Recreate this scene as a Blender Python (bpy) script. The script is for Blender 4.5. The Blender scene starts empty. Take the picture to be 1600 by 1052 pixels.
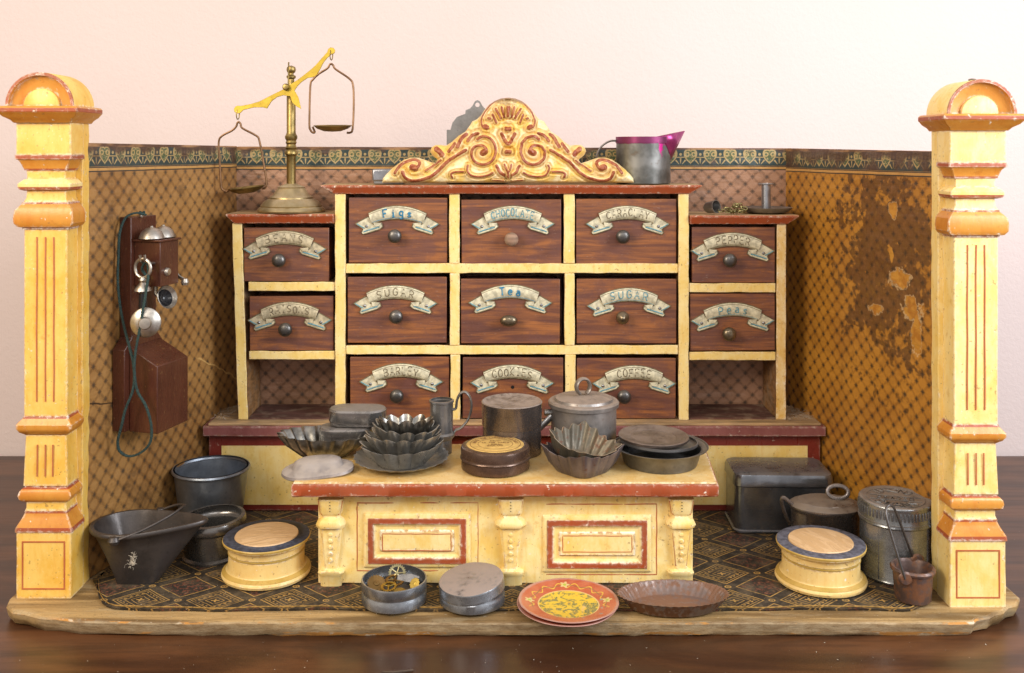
import bpy, bmesh, math, random
import numpy as np
from mathutils import Vector, Matrix, noise as mnoise
S = 0.0005                      # metres per layout unit (shop is about 0.75 m wide)
PI = math.pi
sc = bpy.context.scene
COL = sc.collection
# ------------------------------------------------------------------ camera, world, lamps, exposure
cam_d = bpy.data.cameras.new('camera')
cam = bpy.data.objects.new('camera', cam_d); COL.objects.link(cam)
cam.location = (0, -1550*S, 707*S); cam.rotation_euler = (PI/2, 0, 0)
cam_d.sensor_width = 36; cam_d.lens = 36*1550/1600
cam_d.shift_y = -(526-233)/1600; cam_d.shift_x = 0
cam_d.clip_start = .02; cam_d.clip_end = 50
cam_d.dof.use_dof = True; cam_d.dof.focus_distance = 1640*S; cam_d.dof.aperture_fstop = 48
sc.camera = cam
sc.view_settings.view_transform = 'Standard'; sc.view_settings.look = 'None'
sc.view_settings.exposure = 0.43; sc.view_settings.gamma = 1
sc.cycles.use_denoising = True
sc.cycles.max_bounces = 6
w = bpy.data.worlds.new('World'); sc.world = w; w.use_nodes = True
wn = w.node_tree.nodes; wl = w.node_tree.links
wbg = wn['Background']; wtc = wn.new('ShaderNodeTexCoord'); wsp = wn.new('ShaderNodeSeparateXYZ')
wl.new(wtc.outputs['Generated'], wsp.inputs[0])
wr = wn.new('ShaderNodeValToRGB'); wmr = wn.new('ShaderNodeMapRange')
wmr.inputs[1].default_value = -1; wmr.inputs[2].default_value = 1
wl.new(wsp.outputs['X'], wmr.inputs[0]); wl.new(wmr.outputs[0], wr.inputs[0])
wr.color_ramp.elements[0].color = (1.0, .84, .68, 1); wr.color_ramp.elements[1].color = (.95, .95, 1.0, 1)
wl.new(wr.outputs[0], wbg.inputs[0]); wbg.inputs[1].default_value = 0.56
def area(name, loc, target, size, power, col, sy=None):
    d = bpy.data.lights.new(name, 'AREA'); o = bpy.data.objects.new(name, d); COL.objects.link(o)
    o.location = Vector(loc)*S; d.size = size*S; d.energy = power; d.color = col
    d.shape = 'RECTANGLE'; d.size_y = (sy or size)*S
    o.rotation_euler = (Vector(target)-Vector(loc)).to_track_quat('-Z', 'Y').to_euler()
    return o
area('window_light', (1700, -900, 1250), (60, 300, 300), 800, 8.9, (.90, .94, 1.0), 1100)
area('warm_lamp', (-1500, -1300, 1500), (-200, 300, 300), 800, 7.0, (1.0, .86, .68), 900)
area('front_fill', (100, -2300, 1900), (0, 300, 250), 900, 2.4, (1.0, .96, .92), 600)

# ------------------------------------------------------------------ helpers
def K(Y): return (1550+Y)/1550
def YK(k): return 1550*(k-1)
def X_(px, k): return (px-800)*k
def Z_(py, k): return 707-(py-233)*k

class V:
    def __init__(s, g, k): s.g = g; s.k = k
    def _m(s, op, *a): return s.g.math(op, s, *a)
    def __add__(s, o): return s._m('ADD', o)
    __radd__ = __add__
    def __sub__(s, o): return s._m('SUBTRACT', o)
    def __rsub__(s, o): return s.g.math('SUBTRACT', o, s)
    def __mul__(s, o): return s._m('MULTIPLY', o)
    __rmul__ = __mul__
    def __truediv__(s, o): return s._m('DIVIDE', o)
    def abs(s): return s._m('ABSOLUTE')
    def fract(s): return s._m('FRACT')
    def floor(s): return s._m('FLOOR')
    def sqrt(s): return s._m('SQRT')
    def sin(s): return s._m('SINE')
    def cos(s): return s._m('COSINE')
    def min(s, o): return s._m('MINIMUM', o)
    def max(s, o): return s._m('MAXIMUM', o)
    def inv(s): return 1-s
    def st(s, lo, hi): return s.g.step(s, lo, hi)
class G:
    def __init__(g, name):
        g.m = bpy.data.materials.new(name); g.m.use_nodes = True
        g.n = g.m.node_tree.nodes; g.l = g.m.node_tree.links
        g.b = g.n['Principled BSDF']
        tc = g.n.new('ShaderNodeTexCoord')
        vm = g.n.new('ShaderNodeVectorMath'); vm.operation = 'SCALE'; vm.inputs[3].default_value = 1/S
        g.l.new(tc.outputs['Object'], vm.inputs[0]); g.P = vm.outputs[0]
        sp = g.n.new('ShaderNodeSeparateXYZ'); g.l.new(g.P, sp.inputs[0])
        g.x, g.y, g.z = [V(g, sp.outputs[i]) for i in range(3)]
        oi = g.n.new('ShaderNodeObjectInfo'); g.rnd = V(g, oi.outputs['Random'])
        va = g.n.new('ShaderNodeVectorMath'); va.operation = 'ADD'
        mul = g.rnd*700
        g.l.new(g.P, va.inputs[0]); g.l.new(mul.k, va.inputs[1]); g.Pr = va.outputs[0]
    def put(g, sock, v):
        if isinstance(v, V): v = v.k
        if isinstance(v, bpy.types.NodeSocket): g.l.new(v, sock)
        elif isinstance(v, (tuple, list)): sock.default_value = (*v[:3], 1) if len(sock.default_value) == 4 else v
        else: sock.default_value = v
    def math(g, op, *a):
        n = g.n.new('ShaderNodeMath'); n.operation = op
        for i, v in enumerate(a): g.put(n.inputs[i], v)
        return V(g, n.outputs[0])
    def step(g, v, lo, hi):
        n = g.n.new('ShaderNodeMapRange'); n.interpolation_type = 'SMOOTHSTEP'
        g.put(n.inputs[0], v)
        if lo < hi:
            n.inputs[1].default_value = lo; n.inputs[2].default_value = hi
        else:
            n.inputs[1].default_value = hi; n.inputs[2].default_value = lo
            n.inputs[3].default_value = 1; n.inputs[4].default_value = 0
        return V(g, n.outputs[0])
    def vec(g, st, src=None):
        n = g.n.new('ShaderNodeVectorMath'); n.operation = 'MULTIPLY'
        g.l.new(src or g.Pr, n.inputs[0]); n.inputs[1].default_value = st; return n.outputs[0]
    def noise(g, sz, det=3, st=(1, 1, 1), dist=0, src=None, rough=.55):
        n = g.n.new('ShaderNodeTexNoise'); g.l.new(g.vec([q/sz for q in st], src), n.inputs['Vector'])
        n.inputs['Scale'].default_value = 1; n.inputs['Detail'].default_value = det
        n.inputs['Distortion'].default_value = dist; n.inputs['Roughness'].default_value = rough
        return V(g, n.outputs[0])
    def vor(g, sz, st=(1, 1, 1), src=None, out=0):
        n = g.n.new('ShaderNodeTexVoronoi'); g.l.new(g.vec([q/sz for q in st], src), n.inputs['Vector'])
        n.inputs['Scale'].default_value = 1
        return V(g, n.outputs[out])
    def mix(g, f, a, b):
        n = g.n.new('ShaderNodeMix'); n.data_type = 'RGBA'
        g.put(n.inputs[0], f); g.put(n.inputs[6], a); g.put(n.inputs[7], b); return n.outputs[2]
    def edge(g, r):
        bv = g.n.new('ShaderNodeBevel'); bv.samples = 4; bv.inputs[0].default_value = r*S
        ge = g.n.new('ShaderNodeNewGeometry'); d = g.n.new('ShaderNodeVectorMath'); d.operation = 'DOT_PRODUCT'
        g.l.new(bv.outputs[0], d.inputs[0]); g.l.new(ge.outputs['Normal'], d.inputs[1])
        return 1-V(g, d.outputs['Value'])
    def up(g):
        ge = g.n.new('ShaderNodeNewGeometry'); sp = g.n.new('ShaderNodeSeparateXYZ')
        g.l.new(ge.outputs['Normal'], sp.inputs[0]); return V(g, sp.outputs[2])
    def attr(g, name):
        a = g.n.new('ShaderNodeAttribute'); a.attribute_name = name; return V(g, a.outputs['Fac'])
    def fin(g, col, rough=.5, metal=0, bump=None, bs=.5, bd=1, spec=.5, coat=0, coatr=.1):
        g.put(g.b.inputs['Base Color'], col); g.put(g.b.inputs['Roughness'], rough); g.put(g.b.inputs['Metallic'], metal)
        g.put(g.b.inputs['Specular IOR Level'], spec)
        g.put(g.b.inputs['Coat Weight'], coat); g.put(g.b.inputs['Coat Roughness'], coatr)
        if bump is not None:
            n = g.n.new('ShaderNodeBump'); n.inputs['Strength'].default_value = bs; n.inputs['Distance'].default_value = bd*S
            g.put(n.inputs['Height'], bump); g.l.new(n.outputs[0], g.b.inputs['Normal'])
        return g.m
CACHE = {}
def cached(f):
    def w_(*a):
        k = (f.__name__, a)
        if k not in CACHE: CACHE[k] = f(*a)
        return CACHE[k]
    return w_

# ------------------------------------------------------------------ materials
@cached
def m_paint(name, base, light, gesso=1.0, rough=.42, edge=8):
    g = G(name)
    n1 = g.noise(48, 6, (1, 1, .7), .3, rough=.72); n2 = g.noise(9, 5, (1.3, 1, .16), .1, rough=.7); n3 = g.noise(4, 4, rough=.7)
    deep = tuple(base[i]*q for i, q in enumerate((.93, .76, .50)))
    c = g.mix(n1.st(.30, .66)*.8, base, light)
    c = g.mix((n2.st(.50, .74))*.42, c, deep)
    c = g.mix((n3.st(.60, .74)*n1.st(.42, .60))*.6, c, (.88, .80, .60) if base[1] > .3 else tuple(min(1, q*1.5) for q in base))
    c = g.mix((g.noise(22, 6, rough=.75).st(.58, .70))*.45, c, tuple(q*.72 for q in deep))
    c = g.mix(g.noise(7, 2).st(.67, .73)*.55, c, (.22, .12, .045))
    c = g.mix(g.vor(8).st(.13, .06)*g.noise(40, 2).st(.5, .62)*.7, c, (.11, .07, .04))
    if edge:
        e = g.edge(edge); chip = (e*1.9+(g.noise(9, 6, rough=.65)-.5)*2.4).st(.37, .43)*gesso
        c = g.mix(chip, c, g.mix(g.noise(8, 2).st(.45, .6), (.82, .75, .62), (.42, .25, .13)))
    else: chip = n3*0
    return g.fin(c, n2*.25+(rough-.1), 0, n2*.5+n3*.35-chip*.8, .35, 1.6, .5)
@cached
def m_yellow(gesso=.75): return m_paint('yellow_paint', (.74, .41, .050), (.83, .58, .16), gesso)
@cached
def m_cream(gesso=.75): return m_paint('cream_paint', (.82, .57, .15), (.89, .73, .35), gesso)
@cached
def m_ochre(): return m_paint('ochre_glaze', (.55, .20, .022), (.64, .30, .05), .9, .36)
@cached
def m_red(): return m_paint('red_brown_paint', (.37, .065, .014), (.30, .075, .028), .9, .45)
@cached
def m_lacquer(): return m_paint('oxblood_lacquer', (.17, .022, .014), (.22, .035, .022), .35, .28)
@cached
def m_slab(): return m_paint('dusty_maroon_paint', (.20, .055, .05), (.27, .10, .09), .6, .5)
@cached
def m_line(): return m_paint('red_line_paint', (.42, .10, .03), (.50, .17, .06), 0, .5, 0)
@cached
def m_gold(): return m_paint('gold_band_paint', (.42, .27, .05), (.55, .36, .10), 0, .4, 0)
@cached
def m_drawer():
    g = G('stained_drawer_wood')
    gr = g.noise(60, 5, (.45, 1, 4.5), .9); fine = g.noise(14, 5, (.14, 1, 4.5), .2)
    c = g.mix(gr.st(.32, .78), (.125, .044, .028), (.35, .125, .034))
    c = g.mix(fine.st(.50, .68)*.5, c, (.065, .022, .019))
    c = g.mix(g.noise(50, 5, rough=.7).st(.46, .62)*.55, c, (.14, .055, .044))
    c = g.mix(g.noise(9, 6, (1, 1, 2.5), rough=.7).st(.60, .74)*.45, c, (.40, .30, .26))
    c = g.mix(g.noise(4, 4, (.5, 1, 1.5), rough=.7).st(.60, .72)*.4, c, (.04, .016, .012))
    c = g.mix((g.edge(3.0)*1.4+(g.noise(7, 5)-.5)*1.4).st(.34, .42)*.6, c, (.30, .13, .07))
    return g.fin(c, fine*.3+.30, 0, fine*.6+gr*.4, .4, 1.2, .5)
@cached
def m_rawwood(col=(.30, .15, .055)):
    g = G('bare_wood')
    gr = g.noise(30, 5, (.25, 1, 3), 1); d = g.noise(25, 4)
    c = g.mix(gr.st(.35, .65), tuple(q*.55 for q in col), col)
    c = g.mix(d.st(.45, .7)*.5, c, (.30, .22, .15))
    return g.fin(c, .7, 0, gr, .4, 1.2, .3)
@cached
def m_board():
    g = G('worn_base_wood')
    gr = g.noise(30, 6, (.07, 1, 1.6), .5); d = g.noise(22, 5, (.22, 1, 1)); f = g.noise(3, 4)
    c = g.mix(gr.st(.38, .64), (.16, .095, .036), (.45, .295, .125))
    c = g.mix(d.st(.5, .7)*.4, c, (.40, .33, .21))
    c = g.mix(f.st(.6, .72)*.5, c, (.07, .045, .02))
    e = (g.edge(5)*2.0+(g.noise(34, 5, (.2, 1, 1))-.5)*2.0).st(.34, .42)
    c = g.mix(e*.5*g.x.abs().st(600, 680), c, g.mix(g.noise(9, 4).st(.45, .6), (.55, .24, .055), (.66, .58, .46)))
    c = g.mix(g.noise(5, 5, (.5, 1, 1), rough=.7).st(.62, .70)*.5, c, (.62, .54, .42))
    fr = g.y.st(-40, -52)*g.z.st(-1.0, -2.2)
    c = g.mix(fr*.6, c, g.mix(g.noise(9, 6, (.3, 1, 1), rough=.7).st(.35, .65), (.27, .18, .095), (.48, .38, .24)))
    ed = ((g.z+2.4).abs().st(2.0, .9)+g.z.st(-14, -19)*.9)
    c = g.mix((ed*(g.noise(26, 6, (.22, 1, 1), rough=.65).st(.52, .57))).min(1)*g.y.st(-48, -56), c, g.mix(g.noise(9, 4, (.4, 1, 1)).st(.56, .64), (.50, .23, .05), (.60, .50, .36)))
    c = g.mix(g.noise(2.2, 5, (.10, 1, 1.2), rough=.7).st(.52, .70)*.5, c, (.07, .045, .02))
    return g.fin(c, .66, 0, gr+d*.8+f*.5, .6, 1.6, .3)
@cached
def m_table():
    g = G('dark_table_wood')
    gr = g.noise(160, 6, (.16, 1, 1), 2.2); fi = g.noise(8, 4, (.06, 1, 1))
    c = g.mix(gr.st(.36, .66), (.036, .014, .006), (.108, .041, .015))
    c = g.mix(fi.st(.5, .7)*.4, c, (.035, .013, .006))
    sc1 = g.noise(90, 2, (.12, 2.2, 1), .5).st(.74, .76)*.3
    dust = (g.vor(22).st(.055, .03)*g.noise(120, 2).st(.5, .6)).max(sc1)
    c = g.mix(dust, c, (.42, .34, .26))
    return g.fin(c, fi*.14+.30+dust*.3, 0, fi*.4+gr*.3, .12, 1.2, .4, .18, .22)
@cached
def m_wall():
    g = G('plaster_wall_paint')
    a = g.noise(14, 4); b = g.noise(5, 4); L = g.noise(400, 2)
    c = g.mix(L, (.69, .575, .535), (.725, .62, .60))
    return g.fin(c, .8, 0, a*.7+b*.5, .38, 3.5, .2)
def lattice(g, x, z, P):
    a = (x+z)/P; b = (x-z)/P
    fa = (a+.5).fract()-.5; fb = (b+.5).fract()-.5
    k = P/1.4142
    def dl(f):
        d = f.abs()*k; return (d-1.0).abs().st(.75, .3)*.52
    ln = dl(fa).max(dl(fb))
    X = ((fa+fb)*(P/2)).abs(); Z = ((fa-fb)*(P/2)).abs()
    arm = X.min(Z).st(.95, .45)*X.max(Z).st(4.6, 4.0)
    dia = (X-Z).abs().st(1.1, .5)*X.max(Z).st(3.2, 2.6)
    tip = ((X-4.6)*(X-4.6)+Z*Z).sqrt().st(1.5, .9).max((X*X+(Z-4.6)*(Z-4.6)).sqrt().st(1.5, .9))
    star = arm.max(dia).max(tip*.5)
    ga = a.fract()-.5; gb = b.fract()-.5
    cX = ((ga+gb)*(P/2)); cZ = ((ga-gb)*(P/2)); rr = (cX*cX+cZ*cZ).sqrt()
    med = rr.st(P*.30, P*.22)*.75+(rr-P*.33).abs().st(1.2, .4)*.35
    return ln*.85, star, med
@cached
def m_paper(kind, top, L):
    g = G('patterned_wallpaper')
    wob = g.noise(120, 2, src=g.P)*5-2.5
    x = g.x+wob*.6; z = g.z+wob; P = 30.2
    ln, star, med = lattice(g, x, z, P)
    n1 = g.noise(110, 4, src=g.P); n2 = g.noise(24, 5, src=g.P); n3 = g.noise(7, 3, src=g.P)
    base, lite, hi = {'back': ((.27, .135, .065), (.38, .20, .115), (.43, .25, .16)),
                  'left': ((.23, .100, .022), (.36, .18, .050), (.42, .23, .08)),
                  'right': ((.30, .115, .012), (.46, .20, .022), (.52, .25, .04))}[kind]
    c = g.mix(n1.st(.35, .62), base, lite)
    c = g.mix(med*.55, c, hi)
    c = g.mix(n2.st(.52, .74)*.45, c, tuple(q*.45 for q in base))
    ink = (ln*(n2.st(.25, .5)*.5+.5)).max(star*.8)*(n3.st(.28, .4)*.5+.5)
    c = g.mix(ink, c, (.030, .026, .022))
    torn = None
    if kind == 'right':
        u = g.x-335; v = g.z-515
        d = ((u/118)*(u/118)+(v/155)*(v/155)).sqrt()
        nn = g.noise(60, 6, src=g.P, dist=1.0); nf = g.noise(16, 5, src=g.P)
        stain = (d*.60+(nn-.5)*2.3+(nf-.5)*1.4) .st(.70, .54)
        c = g.mix(stain*(nf.st(.30, .62)*.35+.62), c, g.mix(nf.st(.35, .7), (.055, .022, .008), (.20, .085, .022)))
        lift = (stain-.55).abs().st(.22, .05)*g.noise(14, 5, (.6, 1, 1), src=g.P).st(.52, .62)
        c = g.mix(lift*.6, c, (.42, .22, .07))
        torn = (d*.4+(g.noise(46, 4, src=g.vec((1, 1, 1), g.P), dist=.6)-.5)*3.2).st(-.36, -.42)
        for (tu, tz, ra, rb_) in ((365, 482, 24, 15), (397, 436, 22, 20), (408, 395, 13, 30), (345, 600, 10, 14), (300, 420, 16, 9)):
            q = (((g.x-tu)/ra)*((g.x-tu)/ra)+((g.z-tz)/rb_)*((g.z-tz)/rb_)).sqrt()+(g.noise(15, 5, src=g.P)-.5)*2.6
            torn = torn.max(q.st(1.0, .93)); c = g.mix((q-1.06).abs().st(.10, .04)*.7, c, (.60, .42, .22))
        c = g.mix(torn, c, g.mix(nf.st(.4, .6), (.40, .16, .018), (.52, .25, .035)))
        c = g.mix(star*.55*(1-torn), c, (.02, .016, .012))
        low = (((g.x-10)/40).abs()*.6+((g.z-130)/90).abs()*.7+(nn-.5)*1.6).st(.62, .5)
        c = g.mix(low*.9, c, (.035, .022, .015))
    if kind == 'left':
        nn = g.noise(70, 5, src=g.P, dist=.8)
        c = g.mix(nn.st(.58, .72)*.5, c, (.07, .032, .012))
        cr = (g.z-250-(g.x-270)*.22-(g.noise(60, 3, src=g.P)-.5)*16).abs().st(1.6, .7)*g.x.st(235, 245)
        c = g.mix(cr*.9, c, (.03, .015, .008))
        cr2 = (g.z-262-(g.x-60)*.5-(g.noise(30, 3, src=g.P)-.5)*26).abs().st(2.2, 1.2)*g.x.st(150, 130)
        c = g.mix(cr2*.9, c, (.60, .36, .12))
    # frieze
    t = top-z+wob*.4
    hp = 41.0
    hx = ((x/hp+.5).fract()-.5)*hp; ax = hx.abs(); hz = 38-t
    X1 = ax/12.5; Z1 = (hz-15)/12.5
    q = Z1-(X1*.999+.001).sqrt()*.62
    h = (X1*X1+q*q).sqrt()
    scr = ((X1-.55)*(X1-.55)+(Z1-.55)*(Z1-.55)).sqrt()
    gold = (h-1).abs().st(.16, .08).max((scr-.3).abs().st(.13, .06))
    fx = (hp/2)-ax; ang = g.math('ARCTAN2', fx, hz+2)
    rad = (fx*fx+(hz+2)*(hz+2)).sqrt()
    fan = (ang*9.0).cos().st(.35, .75)*rad.st(17, 15)*rad.st(4, 6)*(ang.st(1.1, 1.0))
    top_k = (fx*fx+(hz-22)*(hz-22)).sqrt().st(3.2, 2.4).max((hz-16).abs().st(1.2, .6)*fx.st(9, 8))
    gold = gold.max(fan).max(top_k)
    fc = g.mix(h.st(1.0, .9), (.022, .042, .040), g.mix(g.noise(3.2, 2, src=g.P).st(.52, .60), (.07, .10, .045), (.33, .26, .11)))
    fc = g.mix(gold*.85, fc, (.46, .32, .13))
    wear = (g.noise(70, 5, src=g.P)+{'back': -.03, 'left': .04, 'right': .10}[kind]+t.st(22, 6)*.10).st(.54, .64)
    fc = g.mix(wear*.92, fc, g.mix(n2, (.030, .018, .014), (.12, .055, .03)))
    c = g.mix(t.st(47, 46), c, g.mix(n2.st(.5, .7)*.5, (.50, .27, .08), (.2, .1, .04)))
    c = g.mix((t-47.5).abs().st(1.3, .8).max((t-41).abs().st(1.1, .6)), c, (.03, .024, .02))
    c = g.mix(t.st(40, 39.4), c, fc)
    c = g.mix(t.st(7, 6), c, g.mix(g.noise(30, 4, (.3, 1, 1), src=g.P).st(.45, .6), (.10, .045, .025), (.36, .19, .08)))
    wv = g.noise(60, 3, (.35, 1, 2.2), src=g.P)
    return g.fin(c, n2*.30+.30, 0, n1*3+n2*1.2+n3*.3+wv*2, .6, 3.0, .5, .0 if kind == 'back' else .35, .22)
@cached
def m_carpet():
    g = G('printed_floor_paper')
    wob = g.noise(60, 2, src=g.P)*6-3
    x = g.x+wob; y = g.y+wob*.7; W, H = 116.0, 97.0
    a = x/W+y/H; b = x/W-y/H
    ia = (a+.5).floor(); ib = (b+.5).floor()
    fa = a-ia; fb = b-ib; m = fa.abs().max(fb.abs())
    par = ((ia+ib)*.5).fract().st(.2, .3)
    n2 = g.noise(20, 5, src=g.P); n3 = g.noise(5, 4, src=g.P); n1 = g.noise(120, 3, src=g.P)
    def ln(r, w=.011): return (m-r).abs().st(w, w*.45)
    ln0 = ln(.385, .016)
    dots = (((fa+fb)*26).sin()*((fa-fb)*26).sin()).st(.1, .4)*(m-.265).abs().st(.03, .015)
    ax = (fa+fb).abs(); ay = (fa-fb).abs()
    cross = ax.min(ay).st(.035, .018)*ax.max(ay).st(.13, .11)
    cc = (ln(.325).max(ln(.215).max(dots)).max(ln(.13)).max(cross))
    # pinwheel node knots
    ka = (a+1.0).fract()-.5; kb = (b+1.0).fract()-.5
    kr = (ka*ka+kb*kb).sqrt(); knot = (kr-.055).abs().st(.02, .01).max(kr.st(.022, .014))
    gold = ln0.max(cc*(1-par)).max(knot)
    red = n3.st(.48, .62)*par*m.st(.37, .35)
    c = g.mix(n1, (.016, .013, .011), (.040, .032, .024))
    c = g.mix(red*.75, c, (.16, .045, .025))
    c = g.mix(gold*(n2.st(.28, .52)*.66+.24), c, (.46, .27, .075))
    c = g.mix(g.noise(30, 7, src=g.P, rough=.7).st(.42, .70)*.5, c, (.17, .125, .075))
    c = g.mix(g.noise(5, 5, src=g.P, rough=.75).st(.58, .68)*.5, c, (.28, .21, .13))
    # border line near the front edge
    return g.fin(c, .62, 0, n2+n3*.5, .4, 1.0, .3)
@cached
def m_tin(name='aged_tin', col=(.2, .2, .205), rough=.38, dust=.5, rust=.2, dcol=(.27, .205, .15), metal=.85):
    g = G(name)
    n1 = g.noise(40, 4); n2 = g.noise(9, 5); n3 = g.noise(3.5, 3)
    c = g.mix(n1.st(.35, .65), tuple(q*1.05 for q in col), tuple(min(1, q*1.6) for q in col))
    c = g.mix(n2.st(.55, .72)*.35, c, tuple(q*.6 for q in col))
    c = g.mix(g.noise(5, 5, (1, 1, .6), rough=.75).st(.55, .75)*.16, c, tuple(min(1, q*2.4) for q in col))
    r_ = (n2*.6+n1*.5+(rust-.5)*.5).st(.56, .68)*min(1, rust*2.2)
    c = g.mix(r_, c, g.mix(n3, (.085, .036, .018), (.19, .075, .03)))
    du = (g.up().st(.35, .95)*dust*1.25*((n1+n2)*.5).st(.20, .60)).min(.93)
    sp = g.vor(6).st(.10, .05)*g.noise(30, 2).st(.5, .6)*.25
    c = g.mix(du, c, dcol); c = g.mix(sp, c, (.5, .44, .38))
    return g.fin(c, (n2*.22+n3*.12+(rough-.22)).max(du*.8).max(r_*.6), (1-du)*(1-r_*.8)*metal, n2*.5+n3*.5, .28, 1.0, .5)
@cached
def m_metal(name, col, rough=.3, var=.35):
    g = G(name); n1 = g.noise(25, 4); n2 = g.noise(6, 4)
    c = g.mix(n1.st(.38, .62), tuple(q*(1-var) for q in col), col)
    c = g.mix(n2.st(.6, .75)*.5, c, tuple(q*.35 for q in col))
    return g.fin(c, n2*.3+rough-.1, 1, n2*.4, .15, .8)
@cached
def m_flat(name, col, rough=.6, var=.25, bump=.3, sz=10, metal=0):
    g = G(name); n = g.noise(sz, 4); n2 = g.noise(sz*.3, 3)
    c = g.mix(n.st(.35, .65), tuple(q*(1-var) for q in col), col)
    return g.fin(c, n*.2+rough-.1, metal, n+n2*.5, bump, 1.0, .4)
# ------------------------------------------------------------------ mesh builder
DENT = [0.0]
class MB:
    def __init__(s): s.v = []; s.f = []; s.mi = []
    def add(s, vs, fs, mi=0):
        o = len(s.v); s.v += [tuple(q) for q in vs]
        for k, f in enumerate(fs):
            s.f.append([i+o for i in f]); s.mi.append(mi[k] if isinstance(mi, list) else mi)
        return s
    def loft(s, rings, mi=0, closed=True, caps=(True, True)):
        n = len(rings[0]); vs = [p for r in rings for p in r]; fs = []; ms = []
        for i in range(len(rings)-1):
            for j in range(n if closed else n-1):
                k = (j+1) % n; fs.append([i*n+j, i*n+k, (i+1)*n+k, (i+1)*n+j]); ms.append(mi[i] if isinstance(mi, list) else mi)
        if caps[0]: fs.append(list(range(n))[::-1]); ms.append(mi[0] if isinstance(mi, list) else mi)
        if caps[1]: fs.append([(len(rings)-1)*n+j for j in range(n)]); ms.append(mi[-1] if isinstance(mi, list) else mi)
        return s.add(vs, fs, ms)
    def box(s, x0, x1, y0, y1, z0, z1, mi=0, wob=0, sx=0, sx1=0):
        """box, cut along its longest side with wobble; sx shifts the top in x"""
        d = (x1-x0, y1-y0, z1-z0); ax = d.index(max(d)); n = max(1, int(d[ax]/22)) if wob else 1
        rings = []
        for i in range(n+1):
            t = i/n; j = [wob*(random.random()-.5)*2 for _ in range(4)]
            if ax == 0:
                x = x0+(x1-x0)*t; r = [(x, y0+j[0], z0+j[1]), (x, y1, z0+j[1]), (x, y1, z1+j[2]), (x, y0+j[0], z1+j[2])]
            elif ax == 1:
                y = y0+(y1-y0)*t; r = [(x0+j[0], y, z0+j[1]), (x1+j[2], y, z0+j[1]), (x1+j[2], y, z1+j[3]), (x0+j[0], y, z1+j[3])]
            else:
                z = z0+(z1-z0)*t; q = sx*t; r = [(x0+j[0]+q, y0+j[1], z), (x1+j[2]+q, y0+j[1], z), (x1+j[2]+q, y1, z), (x0+j[0]+q, y1, z)]
            rings.append(r)
        return s.loft(rings, mi)
    def lathe(s, prof, n=48, c=(0, 0, 0), mi=0, rf=None, sx=1, sy=1, a0=0):
        rings = []
        for i, (r, z) in enumerate(prof):
            rg = []
            for j in range(n):
                a = a0+2*PI*j/n; q = r*(rf(a, i, z) if rf else 1)
                if r > 18 and n > 30: q += min(1.3, r*.022)*mnoise.noise(Vector((math.cos(a)*1.7+c[0], math.sin(a)*1.7+r*0, z*.028+DENT[0])))
                zz = z
                rg.append((c[0]+q*sx*math.cos(a), c[1]+q*sy*math.sin(a), c[2]+zz))
            rings.append(rg)
        return s.loft(rings, mi, caps=(prof[0][0] > 0, prof[-1][0] > 0))
    def tube(s, pts, r=1, n=8, mi=0, cap=True, fl=1, closed=False):
        pts = [Vector(p) for p in pts]; rs = r if isinstance(r, list) else [r]*len(pts); rings = []; u = None
        N = len(pts)
        for i, p in enumerate(pts):
            t = (pts[(i+1) % N if closed else min(i+1, N-1)]-pts[i-1 if closed else max(i-1, 0)])
            if t.length < 1e-9: t = Vector((0, 0, 1))
            t.normalize()
            if u is None:
                u = t.cross(Vector((0, 1, 0)) if abs(t.y) < .9 else Vector((1, 0, 0))).normalized()
            u = (u-t*u.dot(t))
            u = u.normalized() if u.length > 1e-6 else t.orthogonal().normalized()
            w_ = t.cross(u)
            rings.append([tuple(p+(u*math.cos(2*PI*k/n)+w_*fl*math.sin(2*PI*k/n))*rs[i]) for k in range(n)])
        if closed: rings.append(rings[0]); return s.loft(rings, mi, caps=(False, False))
        return s.loft(rings, mi, caps=(cap, cap))
    def prism(s, poly, y0, y1, mi=0, inset=0):
        """polygon in x,z pushed along y; inset rounds the front edge"""
        if inset:
            cx = sum(p[0] for p in poly)/len(poly); cz = sum(p[1] for p in poly)/len(poly)
            f = lambda q: [(cx+(x-cx)*q, z if False else cz+(z-cz)*q) for x, z in poly]
            w_ = max(abs(p[0]-cx) for p in poly)
            a = f(1-inset/w_)
            return s.loft([[(x, y0, z) for x, z in a], [(x, y0+inset*(1 if y1 > y0 else -1), z) for x, z in poly], [(x, y1, z) for x, z in poly]], mi)
        return s.loft([[(x, y0, z) for x, z in poly], [(x, y1, z) for x, z in poly]], mi)
    def prismz(s, poly, z0, z1, mi=0): return s.loft([[(x, y, z0) for x, y in poly], [(x, y, z1) for x, y in poly]], mi)
    def frame(s, x0, x1, z0, z1, prof, mi=0):
        rings = []
        for ins, y in prof:
            rings.append([(x0+ins, y, z0+ins), (x1-ins, y, z0+ins), (x1-ins, y, z1-ins), (x0+ins, y, z1-ins)])
        return s.loft(rings, mi, caps=(False, False))
    def build(s, name, mats, parent=None, loc=(0, 0, 0), bevel=0, rot=(0, 0, 0), ang=38, seg=2, weld=True, recalc=True):
        me = bpy.data.meshes.new(name)
        me.from_pydata([(x*S, y*S, z*S) for x, y, z in s.v], [], s.f)
        if not isinstance(mats, (list, tuple)): mats = [mats]
        for m in mats: me.materials.append(m)
        for p, m in zip(me.polygons, s.mi): p.material_index = m; p.use_smooth = True
        if weld or recalc:
            bm = bmesh.new(); bm.from_mesh(me)
            if weld: bmesh.ops.remove_doubles(bm, verts=bm.verts, dist=.02*S)
            if recalc: bmesh.ops.recalc_face_normals(bm, faces=bm.faces)
            bm.to_mesh(me); bm.free()
        me.set_sharp_from_angle(angle=math.radians(ang))
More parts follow.
